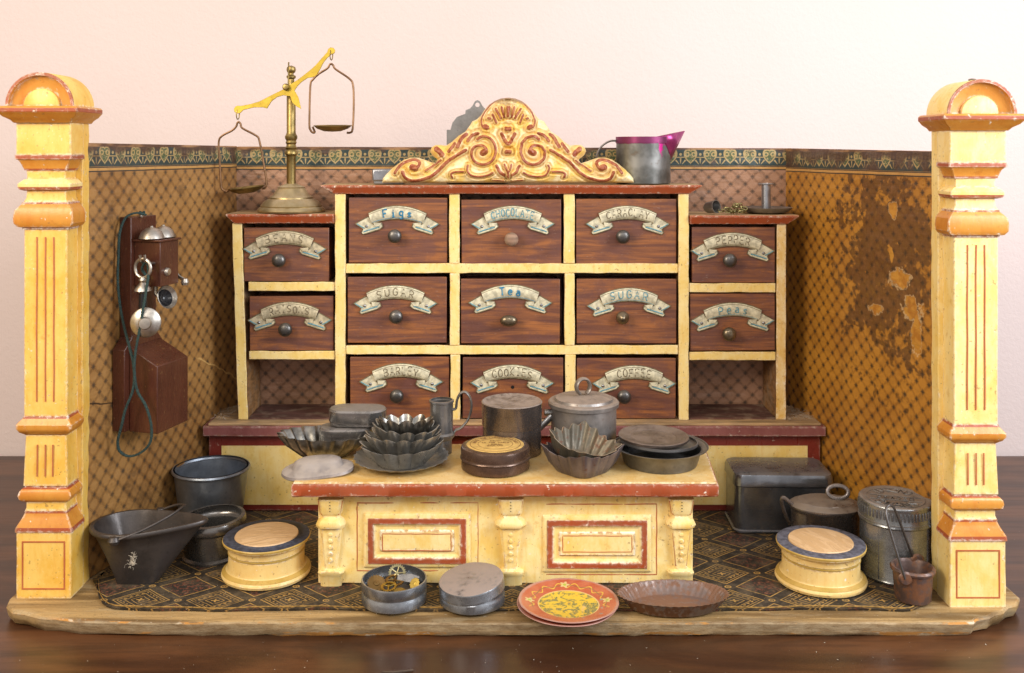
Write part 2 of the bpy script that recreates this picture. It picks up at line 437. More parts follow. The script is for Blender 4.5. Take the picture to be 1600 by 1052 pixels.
        o = bpy.data.objects.new(name, me); COL.objects.link(o)
        o.location = Vector(loc)*S; o.rotation_euler = rot
        if parent: o.parent = parent
        if bevel:
            b = o.modifiers.new('bevel', 'BEVEL'); b.width = bevel*S; b.segments = seg; b.limit_method = 'ANGLE'; b.angle_limit = math.radians(40)
        return o
def thing(name, label, cat, loc=(0, 0, 0), rot=(0, 0, 0), group=None):
    DENT[0] += 3.7
    o = bpy.data.objects.new(name, None); COL.objects.link(o); o.empty_display_size = .01
    o.location = Vector(loc)*S; o.rotation_euler = rot
    return tag(o, label, cat, group)
def tag(o, label, cat, group=None):
    o['label'] = label; o['category'] = cat
    if group: o['group'] = group
    return o
def copy_thing(root):
    r = root.copy(); COL.objects.link(r)
    for ch in root.children:
        c = ch.copy(); COL.objects.link(c); c.parent = r
        for gch in ch.children:
            d = gch.copy(); COL.objects.link(d); d.parent = c
    return r
def smooth_path(pts, n=6, closed=False):
    P = [Vector(p) for p in pts]; out = []; N = len(P)
    for i in range(N if closed else N-1):
        if closed: a, b, c, d = P[i-1], P[i], P[(i+1) % N], P[(i+2) % N]
        else: a, b, c, d = P[max(i-1, 0)], P[i], P[i+1], P[min(i+2, N-1)]
        for k in range(n):
            t = k/n
            out.append(.5*((2*b)+(c-a)*t+(2*a-5*b+4*c-d)*t*t+(3*b-a-3*c+d)*t**3))
    if not closed: out.append(P[-1])
    return [tuple(q) for q in out]
GL = {'A': [[(0, 0), (.5, 1), (1, 0)], [(.2, .4), (.8, .4)]], 'B': [[(0, 0), (0, 1), (.7, .95), (.8, .75), (.6, .55), (0, .5)], [(.6, .55), (.95, .3), (.7, .05), (0, 0)]],
 'C': [[(.95, .8), (.5, 1), (.1, .7), (.1, .3), (.5, 0), (.95, .2)]], 'E': [[(.95, 1), (.1, 1), (.1, 0), (.95, 0)], [(.1, .52), (.75, .52)]],
 'F': [[(.95, 1), (.1, 1), (.1, 0)], [(.1, .52), (.7, .52)]], 'G': [[(.95, .8), (.5, 1), (.1, .7), (.1, .3), (.5, 0), (.95, .2), (.95, .48), (.6, .48)]],
 'H': [[(.05, 0), (.05, 1)], [(.95, 0), (.95, 1)], [(.05, .5), (.95, .5)]], 'I': [[(.5, 0), (.5, 1)], [(.25, 0), (.75, 0)], [(.25, 1), (.75, 1)]],
 'K': [[(.1, 0), (.1, 1)], [(.9, 1), (.1, .45), (.95, 0)]], 'L': [[(.1, 1), (.1, 0), (.9, 0)]], 'N': [[(.05, 0), (.05, 1), (.95, 0), (.95, 1)]],
 'O': [[(.5, 1), (.1, .75), (.1, .25), (.5, 0), (.9, .25), (.9, .75), (.5, 1)]], 'P': [[(.1, 0), (.1, 1), (.7, .98), (.9, .75), (.7, .5), (.1, .47)]],
 'R': [[(.1, 0), (.1, 1), (.7, .98), (.9, .75), (.7, .52), (.1, .48)], [(.5, .5), (.95, 0)]], 'S': [[(.9, .85), (.5, 1), (.12, .8), (.3, .55), (.75, .42), (.9, .2), (.5, 0), (.08, .15)]],
 'T': [[(.5, 0), (.5, 1)], [(.0, 1), (1, 1)]], 'U': [[(.08, 1), (.08, .3), (.5, 0), (.92, .3), (.92, 1)]], 'Y': [[(.05, 1), (.5, .5), (.95, 1)], [(.5, .5), (.5, 0)]],
 'W': [[(0, 1), (.25, 0), (.5, .8), (.75, 0), (1, 1)]], 'D': [[(.1, 0), (.1, 1), (.6, .95), (.92, .6), (.92, .4), (.6, .05), (.1, 0)]], 'M': [[(0, 0), (.1, 1), (.5, .3), (.9, 1), (1, 0)]],
 'i': [[(.5, 0), (.5, .62)], [(.3, .62), (.5, .62)], [(.25, 0), (.75, 0)], [(.46, .88), (.54, .88)]], 'g': [[(.8, .62), (.3, .62), (.12, .35), (.35, .1), (.8, .15)], [(.8, .65), (.8, -.2), (.5, -.34), (.15, -.2)]],
 's': [[(.8, .55), (.5, .66), (.2, .5), (.75, .2), (.5, 0), (.15, .1)]], 'a': [[(.2, .6), (.6, .65), (.78, .45), (.78, 0)], [(.78, .38), (.3, .38), (.15, .15), (.45, 0), (.78, .1)]],
 'e': [[(.15, .35), (.8, .38), (.7, .62), (.35, .64), (.12, .35), (.35, 0), (.8, .1)]], 'c': [[(.8, .55), (.5, .65), (.15, .4), (.25, .05), (.8, .08)]], 'o': [[(.5, .65), (.15, .35), (.5, 0), (.85, .35), (.5, .65)]],
 'h': [[(.15, 0), (.15, 1)], [(.15, .5), (.5, .65), (.8, .45), (.8, 0)]], 'l': [[(.5, 0), (.5, 1)]], 't': [[(.5, 1), (.5, .1), (.8, 0)], [(.2, .65), (.85, .65)]], 'f': [[(.85, .95), (.5, .95), (.45, 0)], [(.2, .6), (.8, .6)]],
 'u': [[(.15, .62), (.18, .1), (.5, 0), (.8, .2)], [(.8, .62), (.8, 0)]], 'r': [[(.2, 0), (.2, .62)], [(.2, .45), (.5, .62), (.85, .55)]], '-': [[(.1, .5), (.9, .5)]], '.': [[(.4, .02), (.55, .02)]]}
def text_strokes(txt, w, h, gap, jit=0.0):
    """strokes centred on the origin: list of point lists"""
    out = []; tot = len(txt)*(w+gap)-gap; x = -tot/2
    for ch in txt:
        dz = (random.random()-.5)*jit*h; q = 1+(random.random()-.5)*jit
        for st in GL.get(ch, []):
            out.append([(x+px*w, pz*h*q+dz) for px, pz in st])
        x += w+gap
    return out

# ------------------------------------------------------------------ the setting
wall = MB().box(-4200, 4200, 830, 850, -1400, 2600)
o = wall.build('wall', m_wall()); o['kind'] = 'structure'; o['label'] = 'pale peach plaster wall behind the toy shop'
ZT = -24
tb = MB().box(-3600, 3600, -1700, 816, ZT-60, ZT)
o = tb.build('table', m_table(), bevel=5); tag(o, 'dark brown polished wooden table under the toy shop', 'table')

# ------------------------------------------------------------------ toy shop room: base, papered walls, carpet paper, pillars
shop = thing('toy_shop', 'yellow toy grocery shop box with papered walls, two pillars and a worn base board', 'toy shop')
random.seed(4)
out = [(-790, 560), (-790, 8)]
left_c = [(-784, -12), (-766, -30), (-745, -36), (-712, -50), (-690, -52), (-655, -61), (-600, -64)]
out += left_c
for x in range(-560, 640, 24): out.append((x, -66+random.uniform(-1.3, 1.3)-3*math.exp(-((x-80)/200)**2)))
out += [(655, -68), (690, -66), (700, -56), (722, -49), (735, -38), (752, -32), (768, -14), (785, -8), (800, 12), (800, 560)]
b = MB()
def ring(off, z, jit=0):
    r = []
    for x, y in out:
        k = 1 if y < 100 else 0
        ny = off*k; nx = (off if x < -600 else (-off if x > 640 else 0))*(.7 if k else 0)
        r.append((x+nx+random.uniform(-jit, jit), y+ny+random.uniform(-jit, jit)*k, z+random.uniform(-jit, jit)*.6*k))
    return r
b.loft([ring(7, ZT+.5, 1.6), ring(4, ZT+4, 1.4), ring(2, -14, .6), ring(0, -4, .5), ring(1.2, -1.2, .4), ring(2.5, 0), ring(20, 0)])
b.build('base_board', m_board(), shop, ang=24)
# carpet paper sheet, slightly buckled edge
poly = []
def cp(x, y): poly.append((x, y))
for x in range(-676, 677, 13):
    t = abs(x)/640
    y = -34+2.2*math.sin(x*.017)+1.2*math.sin(x*.06)
    if abs(x) > 600: y += (abs(x)-600)**2*.017
    cp(x, y)
nx_ = len(poly); g_ = MB(); rings = []
rowsN = 46
for k in range(rowsN+1):
    r = []
    for (x, y) in poly:
        yy = y+(505-y)*(k/rowsN)**1.0; xx = x
        lim = 688-(yy-75)*.284 if yy > 75 else 676
        xs = xx*lim/676
        z = 2.2+.8*math.sin(x*.03+yy*.02)
        if k == 0: z += 1.6
        r.append((xs, yy, z))
    rings.append(r)
g_.loft(rings, closed=False, caps=(False, False))
r0 = rings[0]; g_.loft([[(x, y+1.5, 0.3) for x, y, z in r0], r0], closed=False, caps=(False, False))
g_.build('floor_paper', m_carpet(), shop, ang=60, recalc=False)
# thin gold edging printed on the paper
e_ = MB(); e_.tube([(x, y+7, z+.15) for x, y, z in r0], 1.1, 6, fl=.3)
e_.build('printed_border', m_flat('gold_print', (.42, .24, .06), .6, .5), shop)
# papered walls
def panel(name, p0, p1, z0, zt0, zt1, kind, flip):
    d = Vector((p1[0]-p0[0], p1[1]-p0[1], 0)); L = d.length; a = math.atan2(d.y, d.x)
    mb = MB(); n = 44; m_ = 30; rings = []
    for i in range(n+1):
        u = L*i/n; zt = zt0+(zt1-zt0)*i/n
        col = []
        for j in range(m_+1):
            z = z0+(zt-z0)*j/m_
            bul = (mnoise.noise(Vector((u*.012, z*.012, len(kind)*3.1)))*2.6+mnoise.noise(Vector((u*.05, z*.02, 9.1)))*.8) if 0 < i < n and 0 < j < m_ else 0
            col.append((u, bul, z))
        th = 11*flip
        col += [(u, th, zt+.2*random.random()), (u, th, z0)]
        rings.append(col)
    mb.loft(rings)
    ob = mb.build(name, m_paper(kind, max(zt0, zt1), L), shop, (p0[0], p0[1], 0), rot=(0, 0, a), ang=50)
    return ob
BL, BR = (-572, 511), (569, 511)
panel('back_panel', BL, BR, 2, 712, 708.5, 'back', 1)
panel('side_panel', (-572, 511), (-697, 72), 2, 713, 717, 'left', -1)
panel('side_panel', (569, 511), (698, 57), 2, 708.5, 703, 'right', 1)
# ---- pillars
def pillar(cx, yf, sgn, m_main, zs, lab):
    root = bpy.data.objects.new('pillar', None); COL.objects.link(root); root.parent = shop; root.location = Vector((cx, yf, 0))*S
    root['label'] = lab
    def ring4(z, hw, dp=None, r=1.2):
        fr = (44-hw)*.75; x0, x1 = -hw, hw; y0, y1 = fr, 46
        return [(x0+r, y0, z), (x1-r, y0, z), (x1, y0+r, z), (x1, y1, z), (x0, y1, z), (x0, y0+r, z)]
    def blk(name, prof, mats, mis=None, bevel=0):
        mb = MB(); mb.loft([ring4(z*zs, h+random.uniform(-.3, .3)) for z, h in prof], mis if mis else 0)
        return mb.build(name, mats, root, bevel=bevel, ang=30)
    Y_, O_, R_, Cc = m_main, m_ochre(), m_red(), m_cream()
    # rear post
    mb = MB(); x0, x1 = (-40, 42) if sgn < 0 else (-42, 40)
    mb.box(x0, x1, 46, 72, 0, 772*zs, wob=.8); mb.build('post', Y_, root, bevel=1.5)
    blk('plinth', [(0, 43), (30, 43.6), (60, 43), (100, 43), (104, 43)], Y_)
    mb = MB(); mb.frame(-34, 34, 14*zs, 90*zs, [(0, .2), (0, -.7), (2.2, -.7), (2.2, .2)]); mb.build('painted_line', m_line(), root, loc=(0, .6, 0))
    blk('moulding', [(104, 45), (108, 45), (111, 44), (124, 37), (131, 34), (135, 34)], [R_, O_, R_], [0, 0, 1, 1, 2])
    blk('neck', [(135, 33), (140, 31.5), (149, 31.5)], Y_)
    blk('moulding', [(149, 33), (151, 37), (154, 40.5), (160, 42), (166, 40.5), (170, 37), (172, 34), (175, 33.5)], [O_, R_], [0, 0, 0, 0, 0, 1, 1])
    blk('lower_shaft', [(175, 35), (215, 33.5), (255, 32)], Y_)
    blk('moulding', [(255, 33), (256, 34), (260, 40), (266, 44), (272, 44), (277, 40), (281, 36), (285, 35)], [R_, O_], [0, 1, 1, 1, 1, 1, 0])
    blk('shaft', [(285, 34), (350, 34), (430, 34), (520, 34), (580, 34)], Y_)
    mb = MB()
    for i, dx in enumerate((-17, 0, 17)):
        q = .80
        mb.tube([(dx*q+random.uniform(-.5, .5), 6.6, z*zs) for z in (308, 360, 420, 470, 520, 568)][0:6], 1.15, 6, fl=.6)
    for dx in (-15, 0, 14):
        mb.tube([(dx*.85, 7.0+(255-z)*-.012-.2, z*zs) for z in (190, 215, 240)], 1.15, 6, fl=.6)
    mb.build('painted_line', m_line(), root)
    blk('capital', [(580, 36), (583, 36.5), (584, 42), (590, 46.5), (600, 47.5), (610, 46), (616, 41), (620, 37), (623, 37)], [O_, R_], [1, 0, 0, 0, 0, 0, 0, 1])
    blk('neck', [(623, 35), (630, 31.5), (641, 31)], Y_)
    blk('ring', [(641, 34), (643, 40), (647, 42), (652, 42), (656, 38), (659, 34)], [R_, m_cream()], [0, 0, 1, 1, 1])
    blk('neck', [(659, 31), (666, 30.5), (673, 31.5)], Y_)
    blk('capital', [(673, 34), (676, 35), (686, 39), (690, 42), (691, 45), (697, 45), (698, 45)], [O_, R_], [1, 0, 0, 0, 1, 1])
    blk('cap_block', [(698, 43.5), (720, 43), (748, 43.5)], Y_)
    # cap slab with flared underside; reaches back over the post
    mb = MB()
    def ringc(z, e): return [(-44-e, -4-e, z), (44+e, -4-e, z), (44+e, 74, z), (-44-e, 74, z)]
    mb.loft([ringc(748*zs, 1), ringc(753*zs, 5), ringc(758*zs, 13), ringc(763*zs, 17), ringc(764.5*zs, 19), ringc(771*zs, 19), ringc(774*zs, 16)], [0, 0, 0, 0, 1, 0, 0])
    mb.build('cap_slab', [O_, R_], root, bevel=1.2)
    # half round top
    z0 = 774*zs; Rr = 54
    mb = MB(); N = 36
    def arc(r, y): return [(r*math.cos(PI*i/N), y, z0+r*math.sin(PI*i/N)*.98) for i in range(N+1)]
    mb.loft([arc(Rr-5, -14), arc(Rr-1, -14), arc(Rr, -12.5), arc(Rr, 62), arc(Rr-2, 64)], [1, 1, 0, 0], closed=True, caps=(False, True))
    mb.loft([arc(Rr-5, -14), arc(Rr-6, -8), arc(31, -2), arc(29, -2)], [2, 2, 2], closed=True, caps=(False, False))
    mb.loft([arc(29, -2), arc(28, -6.5), arc(26, -8)], [0, 0], closed=True, caps=(False, True))
    mb.build('arched_top', [Y_, R_, O_], root)
    return root
random.seed(11)
pillar(-737, 10, -1, m_yellow(), 1.0, 'warm yellow left pillar')
pr = pillar(719, -20, 1, m_cream(), .983, 'yellow right pillar, window light painted in as a paler tone')  # same yellow as the left one, paler: window light put into the colour
mb = MB(); mb.lathe([(0, 0), (5, 0), (6, 2), (4, 3.5), (0, 4)], 14); mb.build('nail_head', m_tin(), pr, (0, 20, (774*.983)+52.5))

# ------------------------------------------------------------------ low cabinet at the back
YS, YB_, YC = 364, 380, 395
kS, kC = K(YS), K(YC)
low = thing('base_cabinet', 'long low cabinet with oxblood edges and pale yellow front below the drawers', 'cabinet')
random.seed(5)
mb = MB(); mb.box(-597, 606, YS, 505, 152, 171.5, wob=.5); mb.build('top_slab', m_slab(), low, bevel=1.5)
mb = MB(); mb.box(-588, 598, YS+5, 504, 171.6, 176, wob=.3); mb.build('top_board', m_rawwood((.52, .34, .17)), low, bevel=1)
mb = MB(); mb.box(-590, 600, YB_, 500, 3, 151.9); mb.build('body', m_lacquer(), low, bevel=1.5)
mb = MB(); mb.box(-565, 575, YB_-1.2, YB_, 15, 130); mb.build('front_panel', m_cream(.2), low, bevel=.5)
mb = MB(); mb.box(-586, 596, YB_-.8, YB_, 148.5, 151.8); mb.build('painted_line', m_gold(), low)

# ------------------------------------------------------------------ drawer cabinet
cab = thing('drawer_cabinet', 'yellow cabinet of thirteen dark wooden drawers with a carved scroll crest', 'cabinet')
Yl, Wd = m_yellow(.6), m_rawwood()
Cr = m_cream(.6)
def board(name, x0, x1, z0, z1, y0=YC, y1=500, sx=0, mat=None, wob=.7):
    mb = MB(); mb.box(x0, x1, y0, y0+3.5, z0, z1, 0, wob, sx); mb.box(x0+.6, x1-.6, y0+3, y1, z0+.6, z1-.6, 1, 0, sx)
    return mb.build(name, [mat or Cr, Wd], cab, bevel=1.1)
def cx_(p): return X_(p, kC)
def cz_(p): return Z_(p, kC)
random.seed(21)
zb = 176.2
board('upright', cx_(524), cx_(540), zb, cz_(303), YC-3)
board('upright', cx_(1060), cx_(1076), zb, cz_(303), YC-3)
rails = [cz_(427), cz_(412), cz_(554), cz_(540)]
for (u0, u1) in ((702, 718), (881, 898)):
    board('divider', cx_(u0), cx_(u1), rails[1]+.4, cz_(303), YC-1); board('divider', cx_(u0+1), cx_(u1), rails[3]+.4, rails[0]-.4, YC-1)
    board('divider', cx_(u0+2), cx_(u1+1), zb, rails[2]-.4, YC-1)
for k in (0, 2): board('shelf', cx_(540)+.4, cx_(1060)-.4, rails[k], rails[k+1], YC)
mb = MB()
def cornice(name, x0, x1, z0, z1, y0, ox0, ox1, tip=14):
    mb = MB()
    n = 40; rings = []
    for i in range(n+1):
        t = i/n; j = random.uniform(-.5, .5)
        xb = x0+(x1-x0)*t; xt = (x0-ox0)+((x1+ox1)-(x0-ox0))*t
        rings.append([(xb, y0+3, z0+j), (xt, y0-tip*.35, z1-3+j), (xt, y0-tip*.35+1.5, z1+j*.4), (xt, 504, z1), (xb, 504, z0)])
    mb.loft(rings, [0]*n)
    # bare wood on top
    o = mb.build(name, [m_red(), m_rawwood((.55, .36, .18))], cab, bevel=.9)
    for p in o.data.polygons:
        if p.normal.z > .8: p.material_index = 1
    return o
cornice('cornice', cx_(524), cx_(1078), cz_(303), cz_(289), YC-8, 27, 22)
cornice('cornice', cx_(366), cx_(523), cz_(349), cz_(334), YC-8, 14, 0)
cornice('cornice', cx_(1077), cx_(1230), cz_(350), cz_(336), YC-8, 0, 20)
board('upright', cx_(372), cx_(387), zb, cz_(349), YC, sx=-12)
board('upright', cx_(1213), cx_(1228), zb, cz_(350), YC, sx=1, mat=m_paint('speckled_cream', (.70, .42, .08), (.86, .74, .46), 1.0))
board('shelf', cx_(388), cx_(523), cz_(455), cz_(441)); board('shelf', cx_(389), cx_(523), cz_(562), cz_(549))
board('shelf', cx_(1077), cx_(1212), cz_(457), cz_(443)); board('shelf', cx_(1077), cx_(1212), cz_(563), cz_(550))
for q0, q1 in ((388, 523), (1077, 1212)): MB().box(cx_(q0), cx_(q1), YC+2, 500, 176.1, 179.5).build('bottom_board', m_rawwood((.13, .06, .045)), cab)

# ---- label plaque (embossed tin ribbon) with hand lettering
M_PL = m_flat('cream_tin_ribbon', (.68, .63, .45), .42, .38, .3, 9)
M_PLW = m_flat('yellowed_tin_ribbon', (.58, .50, .33), .45, .4, .3, 9)
M_BL = m_flat('faded_blue_print', (.05, .24, .40), .5, .4, .2, 5); M_BL2 = m_flat('pale_blue_print', (.16, .36, .42), .5, .4, .2, 5)
M_DK = m_flat('scratched_ink', (.22, .17, .10), .7, .5, .2, 4); M_OUT = m_flat('ribbon_outline', (.20, .16, .08), .6, .5, .2, 5)
def bandpt(t, v, out=0.0):
    """t -1..1 along the arc, v 0..1 bottom to top"""
    xt, zt = 57*t, 26.4-14.9*t*t; xb, zb2 = 50*t, -.3-9.4*t*t
    x = xb+(xt-xb)*v; z = zb2+(zt-zb2)*v
    y = -2.2-4.6*math.sin(PI*min(1, max(0, v)))**.7-out
    return (x, y, z)
def plaque(parent, cx, cz, txt, style, worn=0):
    mb = MB(); n = 28; m = 8
    rings = []
    for i in range(n+1):
        t = -1+2*i/n; rings.append([bandpt(t, j/m) for j in range(m+1)]+[(bandpt(t, 1)[0], 0, bandpt(t, 1)[2]), (bandpt(t, 0)[0], 0, bandpt(t, 0)[2])])
    mb.loft(rings, 0)
    s8 = 1.255/8
    for sg in (-1, 1):
        # folded tail, hooked end
        T = [(130, 490), (290, 398), (352, 500), (462, 486), (474, 522), (436, 556), (226, 622), (204, 604), (226, 552), (180, 522)]
        T = [(((x-655)*s8)*-sg, (430-z)*s8) for x, z in T]
        if sg < 0: T = [(x, z) for x, z in T][::-1]
        mb.prism(T, -2.6, -.2, 0, inset=1.3)
        mb.prism([(x, z) for x, z in [((q[0]-655)*s8*-sg, (430-q[1])*s8) for q in [(352, 470), (462, 478), (430, 520), (365, 528)]]], -5.0, -1, 0, inset=1)
        def pt(x, z, y=-3.0): return ((x-655)*s8*-sg, y, (430-z)*s8)
        mb.tube([pt(150, 492), pt(215, 530), pt(250, 545)], 1.0, 6, 1, fl=.6)
        mb.tube([pt(232, 588), pt(330, 556), pt(430, 528)], 1.3, 6, 1, fl=.6)
        mb.tube([pt(*q) for q in [(130, 490), (290, 398)]], .8, 6, 2, fl=.6)
        mb.tube([pt(*q) for q in [(462, 486), (474, 522), (436, 556), (226, 622), (204, 604), (226, 552), (180, 522), (130, 490)]], .85, 6, 2, fl=.6)
        mb.lathe([(0, 2), (2.2, 1.6), (3.2, 0)], 10, (0, 0, 0), 3)
        k = len(mb.v)-30
        for q in range(k, len(mb.v)):
            x, y, z = mb.v[q]; c = pt(268, 520)
            mb.v[q] = (c[0]+x, -2.6-z, c[2]+y)
    mb.tube([(lambda p: (p[0], p[1]-.2, p[2]))(bandpt(-1+2*i/n, .99)) for i in range(n+1)], .9, 6, 2, fl=.6)
    mb.tube([(lambda p: (p[0], p[1]-.2, p[2]))(bandpt(-1+2*i/n, .03)) for i in range(n+1)], .9, 6, 2, fl=.6)
    mb.tube([bandpt(-1+2*i/n, .86, .1) for i in range(n+1)], .45, 5, 2, fl=.6)
    mb.tube([bandpt(-.96+1.92*i/n, .12, .1) for i in range(n+1)], .5, 5, 4 if style else 2, fl=.6)
    hgt = .54; wch = {True: .17, False: .155}[len(txt) < 6]
    wch = min(wch, 1.55/len(txt)/1.35); mi = 4 if style else 5; r = {2: 1.7, 1: 1.1, 0: .8}[style]
    for st in text_strokes(txt, wch, 1, wch*(.75 if len(txt) < 6 else .4), .16):
        pts = [bandpt(max(-.97, min(.97, x)), .24+z*hgt, .45) for x, z in st]
        mb.tube(smooth_path(pts, 2) if len(pts) > 2 else pts, r, 6, mi, fl=.7)
    return mb.build('label_plaque', [M_PLW if worn else M_PL, M_BL2, M_OUT, m_tin(), M_BL if style == 2 else M_BL2, M_DK], parent, (cx, -.2, cz), ang=50, recalc=True)
def knob(parent, x, z, col, kind=0):
    mb = MB()
    pr_ = [(0, -24), (6, -23.6), (11, -21.5), (13.6, -17), (13.2, -13), (10, -9), (6, -6.5), (5, -4), (6.5, 0)]
    if kind == 1: pr_ = [(0, -24), (3, -23.4), (6, -20), (11, -17), (13, -12), (11, -8), (7, -5), (7, 0)]
    rings = []
    n = 28; sx, sz = (1.25, .82) if kind == 2 else (1, 1)
    mb.loft([[(r*sx*math.cos(2*PI*j/n), y, r*sz*math.sin(2*PI*j/n)) for j in range(n)] for r, y in [(max(r, .01), y) for r, y in pr_]], caps=(True, False))
    return mb.build('knob', col, parent, (x, 0, z), ang=60)
K_DK = m_tin('dark_knob', (.10, .095, .09), .42, .25, .25); K_BR = m_tin('bronze_knob', (.15, .12, .08), .35, .15, .3); K_WD = m_rawwood((.36, .22, .15))
dr = [  # rect px, knob px, plaque left/top px, text, lettering style, knob kind, knob material, label
 (381, 514, 356, 440, 436, 407, 380, 360, 'BEANS', 0, 0, K_DK, 'drawer lettered BEANS'),
 (390, 521, 463, 548, 446, 515, 388, 471, 'RAISONS', 0, 0, K_DK, 'drawer lettered RAISONS'),
 (545, 699, 309, 411, 617, 369, 556, 321, 'Figs', 2, 0, K_DK, 'drawer with bold blue word Figs'),
 (543, 698, 433, 536, 619, 495, 553, 445, 'SUGAR', 0, 0, K_DK, 'drawer with faded scratched lettering'),
 (547, 702, 558, 660, 620, 619, 562, 567, 'BARLEY', 0, 0, K_DK, 'drawer lettered BARLEY'),
 (721, 877, 312, 413, 799, 374, 736, 321, 'CHOCOLATE', 1, 0, K_WD, 'drawer lettered CHOCOLATE with a pale wooden knob'),
 (720, 875, 436, 537, 795, 501, 732, 444, 'Tea', 2, 2, K_BR, 'drawer lettered Tea with an oval knob'),
 (723, 880, 559, 660, None, None, 735, 569, 'COOKIES', 0, 0, K_DK, 'drawer lettered COOKIES, its knob missing'),
 (900, 1057, 311, 413, 973, 370, 915, 321, 'CARACLAY', 0, 0, K_DK, 'drawer with long scratched word'),
 (901, 1057, 436, 537, 973, 497, 917, 449, 'SUGAR', 1, 1, K_BR, 'drawer lettered SUGAR with a pointed knob'),
 (901, 1056, 560, 660, 975, 620, 925, 570, 'COFFEE', 0, 0, K_DK, 'drawer lettered COFFEE'),
 (1081, 1211, 355, 442, 1140, 407, 1079, 363, 'PEPPER', 0, 0, K_DK, 'drawer lettered PEPPER'),
 (1078, 1211, 459, 548, 1139, 522, 1079, 472, 'Peas', 1, 0, K_BR, 'drawer with blue word Peas and a brass knob')]
random.seed(8)
kD = K(YC+3)
for x0, x1, y0, y1, kx, ky, qx, qy, txt, stl, kk, km, lab in dr:
    X0, X1, Z1, Z0 = X_(x0, kD), X_(x1, kD), Z_(y0, kD), Z_(y1, kD)
    if Z0 < 182: Z0 = 181.5-4
    cx, cz = (X0+X1)/2, (Z0+Z1)/2; w2, h2 = (X1-X0)/2, (Z1-Z0)/2
    mb = MB(); mb.box(-w2, w2, 0, 7, -h2, h2)
    mb.box(-w2+2, -w2+7, 7, 92, -h2+1, h2-6); mb.box(w2-7, w2-2, 7, 92, -h2+1, h2-6); mb.box(-w2+7, w2-7, 86, 91, -h2+1, h2-6); mb.box(-w2+7, w2-7, 7, 86, -h2+1, -h2+5)
    d = mb.build('drawer', m_drawer(), cab, (cx, YC+3, cz), bevel=1.3, rot=(0, random.uniform(-.006, .006), 0)); d['label'] = lab
    if kx: knob(d, X_(kx, K(YC-10))-cx, Z_(ky, K(YC-10))-cz, km, kk)
    else:
        h = MB(); h.lathe([(0, 0), (3, 0), (3.4, .5)], 12); hh = h.build('screw_hole', m_flat('black_hole', (.008, .006, .005), .9), d, (X_(801, kD)-cx, -.3, Z_(605, kD)-cz), rot=(PI/2, 0, 0))
    plaque(d, X_(qx, kD)+82-cx, Z_(qy, kD)-27-cz, txt, stl, 1 if txt in ('BEANS', 'RAISONS', 'RAISONS') else 0)

